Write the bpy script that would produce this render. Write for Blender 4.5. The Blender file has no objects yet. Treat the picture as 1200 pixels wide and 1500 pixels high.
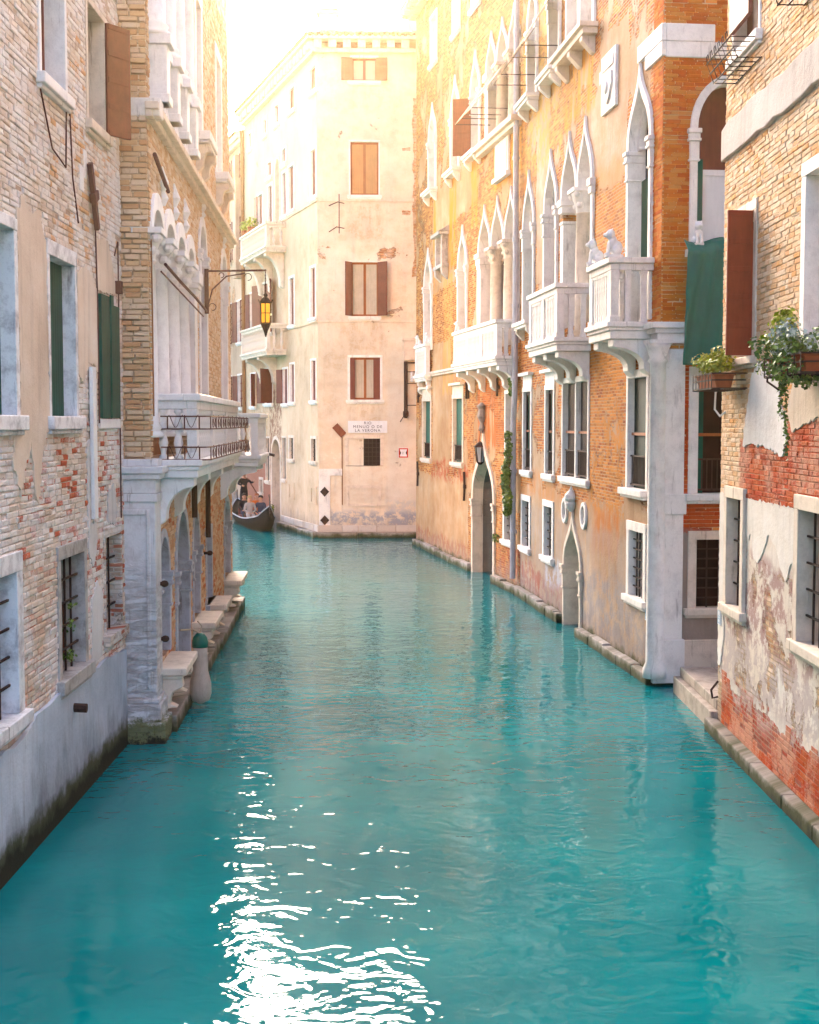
import bpy, bmesh, math, random
from mathutils import Vector, Matrix
from mathutils.geometry import delaunay_2d_cdt
R = math.radians
rnd = random.Random(7)
sc = bpy.context.scene
COL = sc.collection

# ------------------------------------------------------------------ camera
cam = bpy.data.cameras.new('camera')
cam.sensor_fit = 'HORIZONTAL'
cam.sensor_width = 36
cam.lens = 60
cam.clip_end = 1000
camo = bpy.data.objects.new('camera', cam)
COL.objects.link(camo)
camo.location = (0, 0, 4.5)
camo.rotation_euler = (R(90 - 3.72), 0, 0)
sc.camera = camo

# ------------------------------------------------------------------ sky, sun, exposure
SUN_EL, SUN_AZ = 20.4, -5.0          # azimuth: degrees to the right of +Y
w = bpy.data.worlds.new('World')
sc.world = w
w.use_nodes = True
nt = w.node_tree
sky = nt.nodes.new('ShaderNodeTexSky')
sky.sky_type = 'NISHITA'
sky.sun_disc = False
sky.sun_elevation = R(SUN_EL)
sky.sun_rotation = R(SUN_AZ)
sky.air_density = 0.45
sky.dust_density = 6.0
sky.ozone_density = 0.4
bg = nt.nodes['Background']
bg.inputs['Strength'].default_value = 0.15
nt.links.new(sky.outputs[0], bg.inputs['Color'])
sl = bpy.data.lights.new('sun', 'SUN')
sl.energy = 3.0
sl.angle = R(0.5)
sl.color = (1.0, 0.66, 0.32)
so = bpy.data.objects.new('sun', sl)
COL.objects.link(so)
sd = Vector((math.sin(R(SUN_AZ)) * math.cos(R(SUN_EL)), math.cos(R(SUN_AZ)) * math.cos(R(SUN_EL)), math.sin(R(SUN_EL))))
so.rotation_euler = sd.to_track_quat('Z', 'Y').to_euler()
sc.view_settings.view_transform = 'Standard'
sc.view_settings.look = 'None'
sc.view_settings.exposure = 3.5
sc.view_settings.gamma = 1
sc.cycles.use_denoising = True
sc.cycles.volume_bounces = 0
sc.cycles.max_bounces = 6
sc.cycles.diffuse_bounces = 3

# ------------------------------------------------------------------ node helpers
def newmat(name):
    m = bpy.data.materials.new(name)
    m.use_nodes = True
    return m, m.node_tree, m.node_tree.nodes['Principled BSDF']

class G:
    """small node-graph helper"""
    def __init__(s, nt): s.nt = nt
    def n(s, t, **k):
        o = s.nt.nodes.new(t)
        for a, b in k.items(): setattr(o, a, b)
        return o
    def put(s, sock, v):
        if hasattr(v, 'is_output') or isinstance(v, bpy.types.NodeSocket): s.nt.links.new(v, sock)
        elif v is not None: sock.default_value = v
    def m(s, op, a, b=None, c=None, clamp=False):
        o = s.n('ShaderNodeMath', operation=op); o.use_clamp = clamp
        s.put(o.inputs[0], a); s.put(o.inputs[1], b)
        if c is not None: s.put(o.inputs[2], c)
        return o.outputs[0]
    def vm(s, op, a, b=None):
        o = s.n('ShaderNodeVectorMath', operation=op)
        s.put(o.inputs[0], a); s.put(o.inputs[1], b)
        return o.outputs[0]
    def noise(s, vec, scale, detail=3, rough=.55, dist=0, color=False):
        o = s.n('ShaderNodeTexNoise')
        s.put(o.inputs['Vector'], vec); o.inputs['Scale'].default_value = scale
        o.inputs['Detail'].default_value = detail; o.inputs['Roughness'].default_value = rough
        o.inputs['Distortion'].default_value = dist
        return o.outputs['Color' if color else 'Fac']
    def ramp(s, fac, stops, interp='LINEAR'):
        o = s.n('ShaderNodeValToRGB'); cr = o.color_ramp; cr.interpolation = interp
        while len(cr.elements) < len(stops): cr.elements.new(.5)
        for e, (p, c) in zip(cr.elements, stops):
            e.position = p; e.color = (c[0], c[1], c[2], 1) if not isinstance(c, (int, float)) else (c, c, c, 1)
        s.put(o.inputs[0], fac)
        return o.outputs[0]
    def mix(s, f, a, b, blend='MIX'):
        o = s.n('ShaderNodeMix', data_type='RGBA', blend_type=blend)
        s.put(o.inputs[0], f)
        for i, v in ((6, a), (7, b)):
            if isinstance(v, (tuple, list)): v = (v[0], v[1], v[2], 1)
            s.put(o.inputs[i], v)
        return o.outputs[2]
    def mapr(s, v, a, b, c=0, d=1):
        o = s.n('ShaderNodeMapRange'); o.clamp = True
        s.put(o.inputs[0], v)
        for i, x in enumerate((a, b, c, d)): o.inputs[i + 1].default_value = x
        return o.outputs[0]
    def wallcoord(s):
        t = s.n('ShaderNodeTexCoord'); x = s.n('ShaderNodeSeparateXYZ'); s.put(x.inputs[0], t.outputs['Object'])
        c = s.n('ShaderNodeCombineXYZ'); s.put(c.inputs[0], s.m('ADD', x.outputs[0], x.outputs[1])); s.put(c.inputs[1], x.outputs[2])
        return c.outputs[0], x.outputs[2]
    def scale(s, v, sx, sy): return s.vm('MULTIPLY', v, (sx, sy, 1))
    def box(s, v, x0, x1, z0, z1, soft=.06):
        a = s.vm('SUBTRACT', v, ((x0 + x1) / 2, (z0 + z1) / 2, 0))
        a = s.vm('ABSOLUTE', a)
        a = s.vm('SUBTRACT', a, ((x1 - x0) / 2, (z1 - z0) / 2, 0))
        x = s.n('ShaderNodeSeparateXYZ'); s.put(x.inputs[0], a)
        return s.mapr(s.m('MAXIMUM', x.outputs[0], x.outputs[1]), soft, -soft)
    def bump(s, h, bsdf, strength=1.0, dist=1.0):
        o = s.n('ShaderNodeBump'); o.inputs['Strength'].default_value = strength; o.inputs['Distance'].default_value = dist
        s.put(o.inputs['Height'], h); s.put(bsdf.inputs['Normal'], o.outputs[0])

def facade(name, bricks, mortar, plasters, bias=0.0, nscale=.55, patches=(), tints=(), damp=(.9, (.22, .2, .19)), algae=.35,
           bw=.24, bh=.063, rough_brick=.012, streak=.5, seed=0.0, wobble=.35, ramp_w=.02, speck=0.25, vary=(.72, 1.22)):
    """brick wall partly covered by old plaster; patches add (+) or take away (-) plaster, tints are stains"""
    m, nt, b = newmat(name); g = G(nt)
    P, z = g.wallcoord()
    Ps = g.vm('ADD', P, (seed * 13.7, seed * 5.1, seed))
    wob = g.vm('MULTIPLY', g.vm('SUBTRACT', g.noise(Ps, 1.3, 5, .65, color=True), (.5, .5, .5)), (wobble * 2, wobble * 2, 0))
    Pd = g.vm('ADD', P, wob)
    # bricks
    wv = g.vm('MULTIPLY', g.vm('SUBTRACT', g.noise(Ps, 5, 2, color=True), (.5, .5, .5)), (.04, .035, 0))
    br = g.n('ShaderNodeTexBrick'); g.put(br.inputs['Vector'], g.vm('ADD', Ps, wv))
    br.inputs['Color1'].default_value = (0, 0, 0, 1); br.inputs['Color2'].default_value = (1, 1, 1, 1); br.inputs['Mortar'].default_value = (.5, .5, .5, 1)
    br.inputs['Scale'].default_value = 1; br.inputs['Mortar Size'].default_value = .011; br.inputs['Mortar Smooth'].default_value = .35
    br.inputs['Brick Width'].default_value = bw; br.inputs['Row Height'].default_value = bh; br.inputs['Bias'].default_value = 0
    fine = g.noise(Ps, 22, 4, .7)
    mid = g.noise(Ps, 2.2, 5, .65)
    big = g.noise(Ps, .38, 3, .6)
    rv = g.m('ADD', g.m('MULTIPLY', br.outputs['Color'], .75), g.m('MULTIPLY', mid, .45))
    rv = g.m('ADD', rv, g.m('MULTIPLY', g.m('SUBTRACT', fine, .5), .35))
    k = len(bricks)
    bc = g.ramp(g.m('MULTIPLY', rv, .85, clamp=True), [(.12 + .76 * i / (k - 1), c) for i, c in enumerate(bricks)])
    bc = g.mix(g.m('MULTIPLY', br.outputs['Fac'], g.mapr(mid, .3, .6, .55, 1)), bc, mortar)
    # plaster
    pn = g.m('ADD', g.m('MULTIPLY', g.noise(Ps, 1.1, 6, .68), .8), g.m('MULTIPLY', big, .35))
    kp = len(plasters)
    pc = g.ramp(pn, [(.36 + .42 * i / max(1, kp - 1), c) for i, c in enumerate(plasters)])
    st = g.noise(g.scale(Ps, 3.5, .35), 1.6, 4, .7)
    pc = g.mix(g.m('MULTIPLY', g.mapr(st, .5, .75), streak), pc, g.mix(.55, pc, (.12, .08, .05)))
    # mask
    mv = g.m('ADD', g.m('MULTIPLY', g.noise(Ps, nscale, 6, .62, .3), 1.0), bias)
    mv = g.m('ADD', mv, g.m('MULTIPLY', g.m('SUBTRACT', fine, .5), speck * .4))
    for (x0, x1, z0, z1, val) in patches:
        mv = g.m('ADD', mv, g.m('MULTIPLY', g.box(Pd, x0, x1, z0, z1, .05), val))
    M = g.mapr(mv, .5 - ramp_w, .5 + ramp_w)
    edge = g.m('SUBTRACT', 1, g.mapr(g.m('ABSOLUTE', g.m('SUBTRACT', mv, .495)), 0, .02))
    col = g.mix(M, bc, pc)
    col = g.mix(g.m('MULTIPLY', edge, .7), col, (.10, .065, .045))  # crack shading painted as a dark line along the plaster's broken edge
    for (x0, x1, z0, z1, c, amt, kind) in tints:
        bm = g.box(Pd, x0, x1, z0, z1, .03 if kind in 'kb' else .10)
        if kind == 's': f = g.mapr(g.noise(g.scale(Ps, 3.0, .5), 1.7, 4, .7), .36, .56)
        elif kind == 'k': f = g.m('SUBTRACT', 1, M)
        elif kind == 'b': f = g.mapr(br.outputs['Color'], .76, .79)
        elif kind == 'n': f = g.mapr(g.noise(Ps, 3.2, 8, .75), .45, .53)
        else: f = 1.0
        f = g.m('MULTIPLY', bm, f)
        col = g.mix(g.m('MULTIPLY', f, amt), col, c)
    inv = g.m('SUBTRACT', 1, M)
    col = g.mix(inv, col, g.mix(1.0, col, g.ramp(br.outputs['Color'], [(0, vary[0]), (.5, 1.0), (1, vary[1])]), 'MULTIPLY'))
    col = g.mix(g.m('MULTIPLY', inv, g.m('MULTIPLY', br.outputs['Fac'], g.mapr(mid, .35, .6, .25, .75))), col, mortar)
    # grime and weathering
    col = g.mix(g.mapr(g.noise(Ps, 7, 5, .75), .58, .8, 0, .45), col, g.mix(.5, col, (.13, .09, .06)))
    col = g.mix(1.0, col, g.ramp(big, [(.25, .82), (.75, 1.12)]), 'MULTIPLY')
    zn = g.m('ADD', z, g.m('MULTIPLY', g.m('SUBTRACT', g.noise(g.scale(Ps, 2.2, .8), 1.2, 5, .7), .5), 1.6))
    if damp: col = g.mix(g.mapr(zn, damp[0] + .3, damp[0] - .35, 0, .75), col, damp[1])
    if algae:
        za = g.m('ADD', z, g.m('MULTIPLY', g.m('SUBTRACT', mid, .5), .5))
        col = g.mix(g.mapr(za, algae, algae - .14, 0, .9), col, (.045, .052, .012))
        col = g.mix(g.mapr(za, algae - .16, algae - .26, 0, .9), col, (.02, .022, .014))
    g.put(b.inputs['Base Color'], col)
    b.inputs['Roughness'].default_value = .92
    b.inputs['Specular IOR Level'].default_value = .15
    hb = g.m('ADD', g.m('MULTIPLY', g.m('SUBTRACT', 1, br.outputs['Fac']), rough_brick), g.m('MULTIPLY', br.outputs['Color'], rough_brick * .6))
    hb = g.m('MULTIPLY', hb, g.m('SUBTRACT', 1, M))
    h = g.m('ADD', hb, g.m('MULTIPLY', M, .03))
    h = g.m('ADD', h, g.m('MULTIPLY', fine, .006))
    h = g.m('ADD', h, g.m('MULTIPLY', mid, .02))
    g.bump(h, b, 1.0)
    return m

def stone(name, c=(.62, .60, .59), dark=(.26, .24, .23), amt=.7, rough=.75, warm=None, layers=0):
    m, nt, b = newmat(name); g = G(nt)
    P, z = g.wallcoord()
    t = g.n('ShaderNodeTexCoord').outputs['Object']
    n1 = g.noise(t, 3.5, 6, .7); st = g.noise(g.scale(P, 6, .6), 1.5, 5, .7); f = g.noise(t, 30, 4, .7)
    col = g.mix(g.m('MULTIPLY', g.mapr(n1, .46, .72), amt), c, dark)
    col = g.mix(g.m('MULTIPLY', g.mapr(st, .58, .70), min(1, amt * 2.0)), col, dark)
    if warm: col = g.mix(g.mapr(g.noise(t, 1.7, 4), .5, .7, 0, .6), col, warm)
    col = g.mix(g.mapr(f, .55, .75, 0, .25), col, dark)
    h = g.m('ADD', g.m('MULTIPLY', n1, .01), g.m('MULTIPLY', f, .003))
    if layers:
        ly = g.noise(g.scale(P, 2.2, 9), 1.5, 6, .7, .8)
        lm = g.m('MULTIPLY', g.mapr(ly, .46, .60), g.mapr(g.m('ADD', z, g.m('MULTIPLY', n1, 1.2)), 3.3, 2.6))
        col = g.mix(g.m('MULTIPLY', lm, .45), col, dark)
        zz = g.m('ADD', z, g.m('ADD', g.m('MULTIPLY', g.m('SUBTRACT', n1, .5), .5), g.m('MULTIPLY', g.m('SUBTRACT', f, .5), .35)))
        col = g.mix(g.mapr(zz, .36, .26, 0, .85), col, g.mix(f, (.05, .07, .01), (.17, .19, .012)))
        col = g.mix(g.mapr(zz, .12, .02, 0, .95), col, (.02, .02, .012))
        h = g.m('ADD', h, g.m('MULTIPLY', g.m('SUBTRACT', 1, lm), .016))
    g.put(b.inputs['Base Color'], col); b.inputs['Roughness'].default_value = rough
    b.inputs['Specular IOR Level'].default_value = .25
    g.bump(h, b, .9)
    return m

def paint(name, c, rough=.5, var=.35, scale=3, boards=None, spec=.12):
    m, nt, b = newmat(name); g = G(nt)
    t = g.n('ShaderNodeTexCoord').outputs['Object']
    P, z = g.wallcoord()
    n = g.noise(t, scale, 5, .7); st = g.noise(g.scale(P, 8, .7), 2, 4, .7)
    lo = tuple(x * (1 - var) for x in c); hi = tuple(min(1, x * (1 + var * .8)) for x in c)
    col = g.ramp(g.m('MULTIPLY', g.m('ADD', n, st), .5), [(.3, lo), (.7, hi)])
    h = g.m('MULTIPLY', n, .004)
    if boards:
        wv = g.n('ShaderNodeTexWave', wave_type='BANDS', bands_direction='X', wave_profile='SAW'); g.put(wv.inputs['Vector'], P)
        wv.inputs['Scale'].default_value = boards; wv.inputs['Distortion'].default_value = 0
        gr = g.mapr(wv.outputs['Fac'], .0, .1); h = g.m('ADD', h, g.m('MULTIPLY', gr, .006))
        col = g.mix(gr, tuple(x * .35 for x in c), col)
    g.put(b.inputs['Base Color'], col); b.inputs['Roughness'].default_value = rough
    b.inputs['Specular IOR Level'].default_value = spec
    g.bump(h, b, .7)
    return m

def glassmat(name, c=(.02, .02, .022), rough=.12):
    m, nt, b = newmat(name); g = G(nt)
    t = g.n('ShaderNodeTexCoord').outputs['Object']
    n = g.noise(t, 1.7, 3)
    g.put(b.inputs['Base Color'], g.ramp(n, [(.3, tuple(x * .5 for x in c)), (.75, tuple(x * 1.6 for x in c))]))
    b.inputs['Roughness'].default_value = rough; b.inputs['Specular IOR Level'].default_value = .10
    g.bump(g.m('MULTIPLY', n, .01), b, .3)
    return m

def island_brick(name, cols, dark=(.2, .12, .07)):
    m, nt, b = newmat(name); g = G(nt)
    ge = g.n('ShaderNodeNewGeometry'); t = g.n('ShaderNodeTexCoord').outputs['Object']
    n = g.noise(t, 6, 5, .7); f = g.noise(t, 40, 4, .75)
    v = g.m('ADD', g.m('MULTIPLY', ge.outputs['Random Per Island'], .75), g.m('MULTIPLY', n, .3))
    col = g.ramp(v, [(i / (len(cols) - 1), c) for i, c in enumerate(cols)])
    col = g.mix(g.mapr(n, .55, .75, 0, .5), col, dark)
    g.put(b.inputs['Base Color'], col); b.inputs['Roughness'].default_value = .95; b.inputs['Specular IOR Level'].default_value = .1
    g.bump(g.m('ADD', g.m('MULTIPLY', n, .02), g.m('MULTIPLY', f, .005)), b, .9)
    return m

def leafmat(name, a, c):
    m, nt, b = newmat(name); g = G(nt)
    ge = g.n('ShaderNodeNewGeometry')
    g.put(b.inputs['Base Color'], g.ramp(ge.outputs['Random Per Island'], [(0, a), (1, c)]))
    b.inputs['Roughness'].default_value = .55
    return m

MT = {}
MT['stone'] = stone('istrian_stone', (.82, .76, .70), (.30, .25, .21), .36)
MT['stone_blue'] = stone('pale_stone', (.82, .79, .76), (.36, .32, .30), .34)
MT['stone_warm'] = stone('warm_stone', (.72, .60, .48), (.34, .25, .17), .5)
MT['stone_dirty'] = stone('dirty_stone', (.46, .43, .40), (.15, .13, .11), .9)
MT['stone_grey'] = stone('grey_stone', (.33, .30, .27), (.12, .10, .09), .9)
MT['stone_soot'] = stone('sooty_stone', (.80, .79, .79), (.20, .18, .19), .8)
MT['glass'] = glassmat('dark_glass', (.012, .012, .013), .2)
MT['glass_brown'] = glassmat('brown_glass', (.028, .012, .009), .25)
MT['glass_amber'] = glassmat('amber_glass', (.30, .13, .05), .3)
MT['green'] = paint('green_shutter_paint', (.001, .085, .060), .6, .4)
MT['green_b'] = paint('green_board_paint', (.001, .08, .058), .6, .4, boards=3)
MT['green_dark'] = paint('dark_green_board', (.002, .026, .020), .6, .4, boards=3)
MT['brown'] = paint('brown_shutter_paint', (.21, .065, .035), .6, .35)
MT['brown_dark'] = paint('dark_brown_paint', (.035, .013, .010), .6, .4)
MT['maroon'] = paint('maroon_shutter_paint', (.16, .042, .030), .6, .35)
MT['red'] = paint('red_shutter_paint', (.26, .042, .02), .55, .3)
MT['wood_o'] = paint('orange_wood', (.30, .09, .025), .5, .3)
MT['iron'] = paint('rusty_iron', (.05, .028, .022), .7, .5, 12)
MT['iron_pink'] = paint('rust_red_iron', (.12, .05, .04), .8, .4, 12)
MT['white'] = paint('white_paint', (.72, .72, .74), .6, .12)
MT['curtain'] = paint('curtain_cloth', (.5, .42, .33), .9, .2)
MT['curtain_o'] = paint('orange_curtain_cloth', (.48, .24, .10), .9, .25)
MT['canvas'] = paint('canvas_cloth', (.44, .33, .22), .9, .1)
MT['pipe'] = paint('zinc_pipe', (.42, .42, .46), .5, .3, 5)
MT['pipe_o'] = paint('copper_pipe', (.30, .14, .06), .6, .3, 5)
MT['terra'] = paint('terracotta', (.33, .085, .035), .85, .3, 8)
MT['tarp'] = paint('green_tarpaulin', (.0, .12, .088), .5, .2, 2, spec=.2)
MT['black'] = paint('black_lacquer', (.006, .006, .007), .8, .3, spec=.03)
MT['leaf_lime'] = leafmat('lime_leaf', (.16, .20, .006), (.42, .46, .02))
MT['leaf_dark'] = leafmat('dark_leaf', (.035, .085, .015), (.17, .27, .03))
MT['leaf_grey'] = leafmat('silver_leaf', (.10, .17, .12), (.5, .56, .5))
MT['moss'] = leafmat('moss', (.05, .07, .008), (.20, .24, .01))

# ------------------------------------------------------------------ mesh builder
class MB:
    def __init__(s): s.v = []; s.f = []
    def add(s, vs, fs):
        o = len(s.v); s.v += [tuple(p) for p in vs]; s.f += [tuple(i + o for i in f) for f in fs]; return s
    def box(s, x0, x1, y0, y1, z0, z1):
        return s.add([(x0, y0, z0), (x1, y0, z0), (x1, y1, z0), (x0, y1, z0), (x0, y0, z1), (x1, y0, z1), (x1, y1, z1), (x0, y1, z1)],
                     [(0, 3, 2, 1), (4, 5, 6, 7), (0, 1, 5, 4), (1, 2, 6, 5), (2, 3, 7, 6), (3, 0, 4, 7)])
    def ext(s, poly, fn0, fn1):
        n = len(poly)
        return s.add([fn0(p) for p in poly] + [fn1(p) for p in poly],
                     [tuple(range(n))[::-1], tuple(range(n, 2 * n))] + [(i, (i + 1) % n, (i + 1) % n + n, i + n) for i in range(n)])
    def prism(s, poly, y0, y1): return s.ext(poly, lambda p: (p[0], y0, p[1]), lambda p: (p[0], y1, p[1]))
    def prism_x(s, poly, x0, x1): return s.ext(poly, lambda p: (x0, p[0], p[1]), lambda p: (x1, p[0], p[1]))
    def prism_z(s, poly, z0, z1): return s.ext(poly, lambda p: (p[0], p[1], z0), lambda p: (p[0], p[1], z1))
    def ring(s, outer, inner, y0, y1, closed=True):
        n = len(outer)
        vs = [(p[0], y0, p[1]) for p in outer] + [(p[0], y0, p[1]) for p in inner] + [(p[0], y1, p[1]) for p in outer] + [(p[0], y1, p[1]) for p in inner]
        fs = []
        for i in range(n if closed else n - 1):
            j = (i + 1) % n
            fs += [(i, j, n + j, n + i), (2 * n + j, 2 * n + i, 3 * n + i, 3 * n + j), (j, i, 2 * n + i, 2 * n + j), (n + i, n + j, 3 * n + j, 3 * n + i)]
        if not closed:
            for i in (0, n - 1): fs.append((i, n + i, 3 * n + i, 2 * n + i))
        return s.add(vs, fs)
    def tube(s, pts, r, n=6, closed=False):
        pts = [Vector(p) for p in pts]; m = len(pts)
        rr = r if isinstance(r, (list, tuple)) else [r] * m
        vs = []; up = None
        for i, p in enumerate(pts):
            a = pts[i - 1] if (i or closed) else p
            c = pts[(i + 1) % m] if (i < m - 1 or closed) else p
            d = (c - a).normalized()
            if up is None: up = d.orthogonal().normalized()
            up = (up - d * up.dot(d)); up = up.normalized() if up.length > 1e-6 else d.orthogonal().normalized()
            q = d.cross(up)
            vs += [p + (up * math.cos(2 * math.pi * k / n) + q * math.sin(2 * math.pi * k / n)) * rr[i] for k in range(n)]
        fs = []
        for i in range(m if closed else m - 1):
            j = (i + 1) % m
            fs += [(i * n + k, i * n + (k + 1) % n, j * n + (k + 1) % n, j * n + k) for k in range(n)]
        if not closed: fs += [tuple(range(n))[::-1], tuple(range((m - 1) * n, m * n))]
        return s.add(vs, fs)
    def lathe(s, cx, cy, prof, n=12):
        m = len(prof)
        vs = [(cx + r * math.cos(2 * math.pi * k / n), cy + r * math.sin(2 * math.pi * k / n), z) for r, z in prof for k in range(n)]
        fs = [(i * n + k, i * n + (k + 1) % n, (i + 1) * n + (k + 1) % n, (i + 1) * n + k) for i in range(m - 1) for k in range(n)]
        return s.add(vs, fs + [tuple(range(n))[::-1], tuple(range((m - 1) * n, m * n))])
    def ell(s, c, r, n=10, m=7):
        prof = [(math.sin(math.pi * (i + .04) / (m + .08)), -math.cos(math.pi * (i + .04) / (m + .08))) for i in range(m + 1)]
        vs = [(c[0] + a * r[0] * math.cos(2 * math.pi * k / n), c[1] + a * r[1] * math.sin(2 * math.pi * k / n), c[2] + b * r[2]) for a, b in prof for k in range(n)]
        fs = [(i * n + k, i * n + (k + 1) % n, (i + 1) * n + (k + 1) % n, (i + 1) * n + k) for i in range(m) for k in range(n)]
        return s.add(vs, fs + [tuple(range(n))[::-1], tuple(range(m * n, (m + 1) * n))])
    def xform(s, start, M):
        for i in range(start, len(s.v)): s.v[i] = tuple(M @ Vector(s.v[i]))
        return s
    def turn(s, start, cx, cy, deg):
        return s.xform(start, Matrix.Translation((cx, cy, 0)) @ Matrix.Rotation(R(deg), 4, 'Z') @ Matrix.Translation((-cx, -cy, 0)))
    def build(s, name, mat, parent=None, xf=None, smooth=False, bevel=0, recalc=True):
        me = bpy.data.meshes.new(name)
        me.from_pydata(s.v, [], s.f)
        if recalc:
            bm = bmesh.new(); bm.from_mesh(me); bmesh.ops.recalc_face_normals(bm, faces=bm.faces); bm.to_mesh(me); bm.free()
        me.materials.append(MT[mat] if isinstance(mat, str) else mat)
        if smooth: me.polygons.foreach_set('use_smooth', [True] * len(me.polygons))
        o = bpy.data.objects.new(name, me); COL.objects.link(o)
        o.parent = parent
        if xf: o.location = (xf[0], xf[1], 0); o.rotation_euler = (0, 0, xf[2])
        if bevel:
            b = o.modifiers.new('bevel', 'BEVEL'); b.width = bevel; b.segments = 2; b.limit_method = 'ANGLE'; b.angle_limit = R(40)
        return o

def copy_mesh(o, parent, loc=(0, 0, 0)):
    c = o.copy(); COL.objects.link(c); c.parent = parent; c.location = loc
    return c

def tag(o, label=None, cat=None, group=None, kind=None):
    if label: o['label'] = label
    if cat: o['category'] = cat
    if group: o['group'] = group
    if kind: o['kind'] = kind
    return o

def empty(name, loc, rz=0, label=None, cat=None, group=None):
    o = bpy.data.objects.new(name, None); o.empty_display_size = .3
    COL.objects.link(o); o.location = loc; o.rotation_euler = (0, 0, rz)
    return tag(o, label, cat, group)

# ------------------------------------------------------------------ building helpers
def arch(x0, x1, zs, zp, kind, n=9):
    c = (x0 + x1) / 2; hw = (x1 - x0) / 2; h = zp - zs; out = []
    for i in range(2 * n + 1):
        t = i / n
        if kind == 'round':
            a = math.pi * i / (2 * n); out.append((c + hw * math.cos(a), zs + h * math.sin(a)))
        else:
            u = t if t <= 1 else 2 - t; sg = 1 if t <= 1 else -1
            p = [(1, 0), (1.02, .52), (.10, .58), (0, 1)] if kind == 'ogee' else [(1, 0), (1, .5), (.55, .85), (0, 1)]
            k = 1 - u
            bx = k**3 * p[0][0] + 3 * k * k * u * p[1][0] + 3 * k * u * u * p[2][0] + u**3 * p[3][0]
            bz = k**3 * p[0][1] + 3 * k * k * u * p[1][1] + 3 * k * u * u * p[2][1] + u**3 * p[3][1]
            out.append((c + sg * hw * bx, zs + h * bz))
    return out

def opening(x0, x1, z0, zs, zp, kind): return [(x0, z0), (x1, z0)] + arch(x0, x1, zs, zp, kind)

def inside(p, poly):
    r = False; j = len(poly) - 1
    for i in range(len(poly)):
        a, b = poly[i], poly[j]
        if (a[1] > p[1]) != (b[1] > p[1]) and p[0] < (b[0] - a[0]) * (p[1] - a[1]) / (b[1] - a[1]) + a[0]: r = not r
        j = i
    return r

class Bld:
    def __init__(s, name, o, e, label, cat='building'):
        d = Vector((e[0] - o[0], e[1] - o[1])); s.L = d.length; s.ang = math.atan2(d.y, d.x)
        s.root = empty(name, (o[0], o[1], 0), s.ang, label, cat)
        s.holes = {}
    def hole(s, poly, xf=None, depth=.35): s.holes.setdefault(xf, []).append((poly, depth))
    def panel(s, outline, mat, xf=None, extra=None, name='wall'):
        holes = s.holes.get(xf, [])
        pts = []; edges = []
        for lp in [outline] + [h[0] for h in holes]:
            o = len(pts); pts += [Vector((p[0], p[1])) for p in lp]
            edges += [(o + i, o + (i + 1) % len(lp)) for i in range(len(lp))]
        vo, eo, fo, _, _, _ = delaunay_2d_cdt(pts, edges, [], 0, 1e-5)
        mb = MB(); fs = []
        for f in fo:
            c = sum((vo[i] for i in f), Vector((0, 0))) / len(f)
            if not inside(c, outline) or any(inside(c, h[0]) for h in holes): continue
            fs.append(tuple(f))
        mb.add([(v.x, 0, v.y) for v in vo], fs)
        for h, dep in holes:
            n = len(h)
            mb.add([(p[0], 0, p[1]) for p in h] + [(p[0], dep, p[1]) for p in h], [(i, i + n, (i + 1) % n + n, (i + 1) % n) for i in range(n)])
        if extra: extra(mb)
        return mb.build(name, mat, s.root, xf, recalc=False)
    def part(s, mb, name, mat, xf=None, parent=None, **k):
        return mb.build(name, mat, parent or s.root, None if parent else xf, **k)

def body(L, H, D, z0=-.6, a=0):
    """the rest of the house behind its front: ends, back and top"""
    def f(mb):
        if a is not None: mb.add([(a, 0, z0), (a, D, z0), (a, D, H), (a, 0, H)], [(0, 3, 2, 1)])
        mb.add([(L, 0, z0), (L, D, z0), (L, D, H), (L, 0, H)], [(0, 1, 2, 3)])
        mb.add([(a or 0, D, z0), (L, D, z0), (L, D, H), (a or 0, D, H)], [(0, 3, 2, 1)])
        mb.add([(a or 0, 0, H), (L, 0, H), (L, D, H), (a or 0, D, H)], [(0, 1, 2, 3)])
    return f

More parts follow.
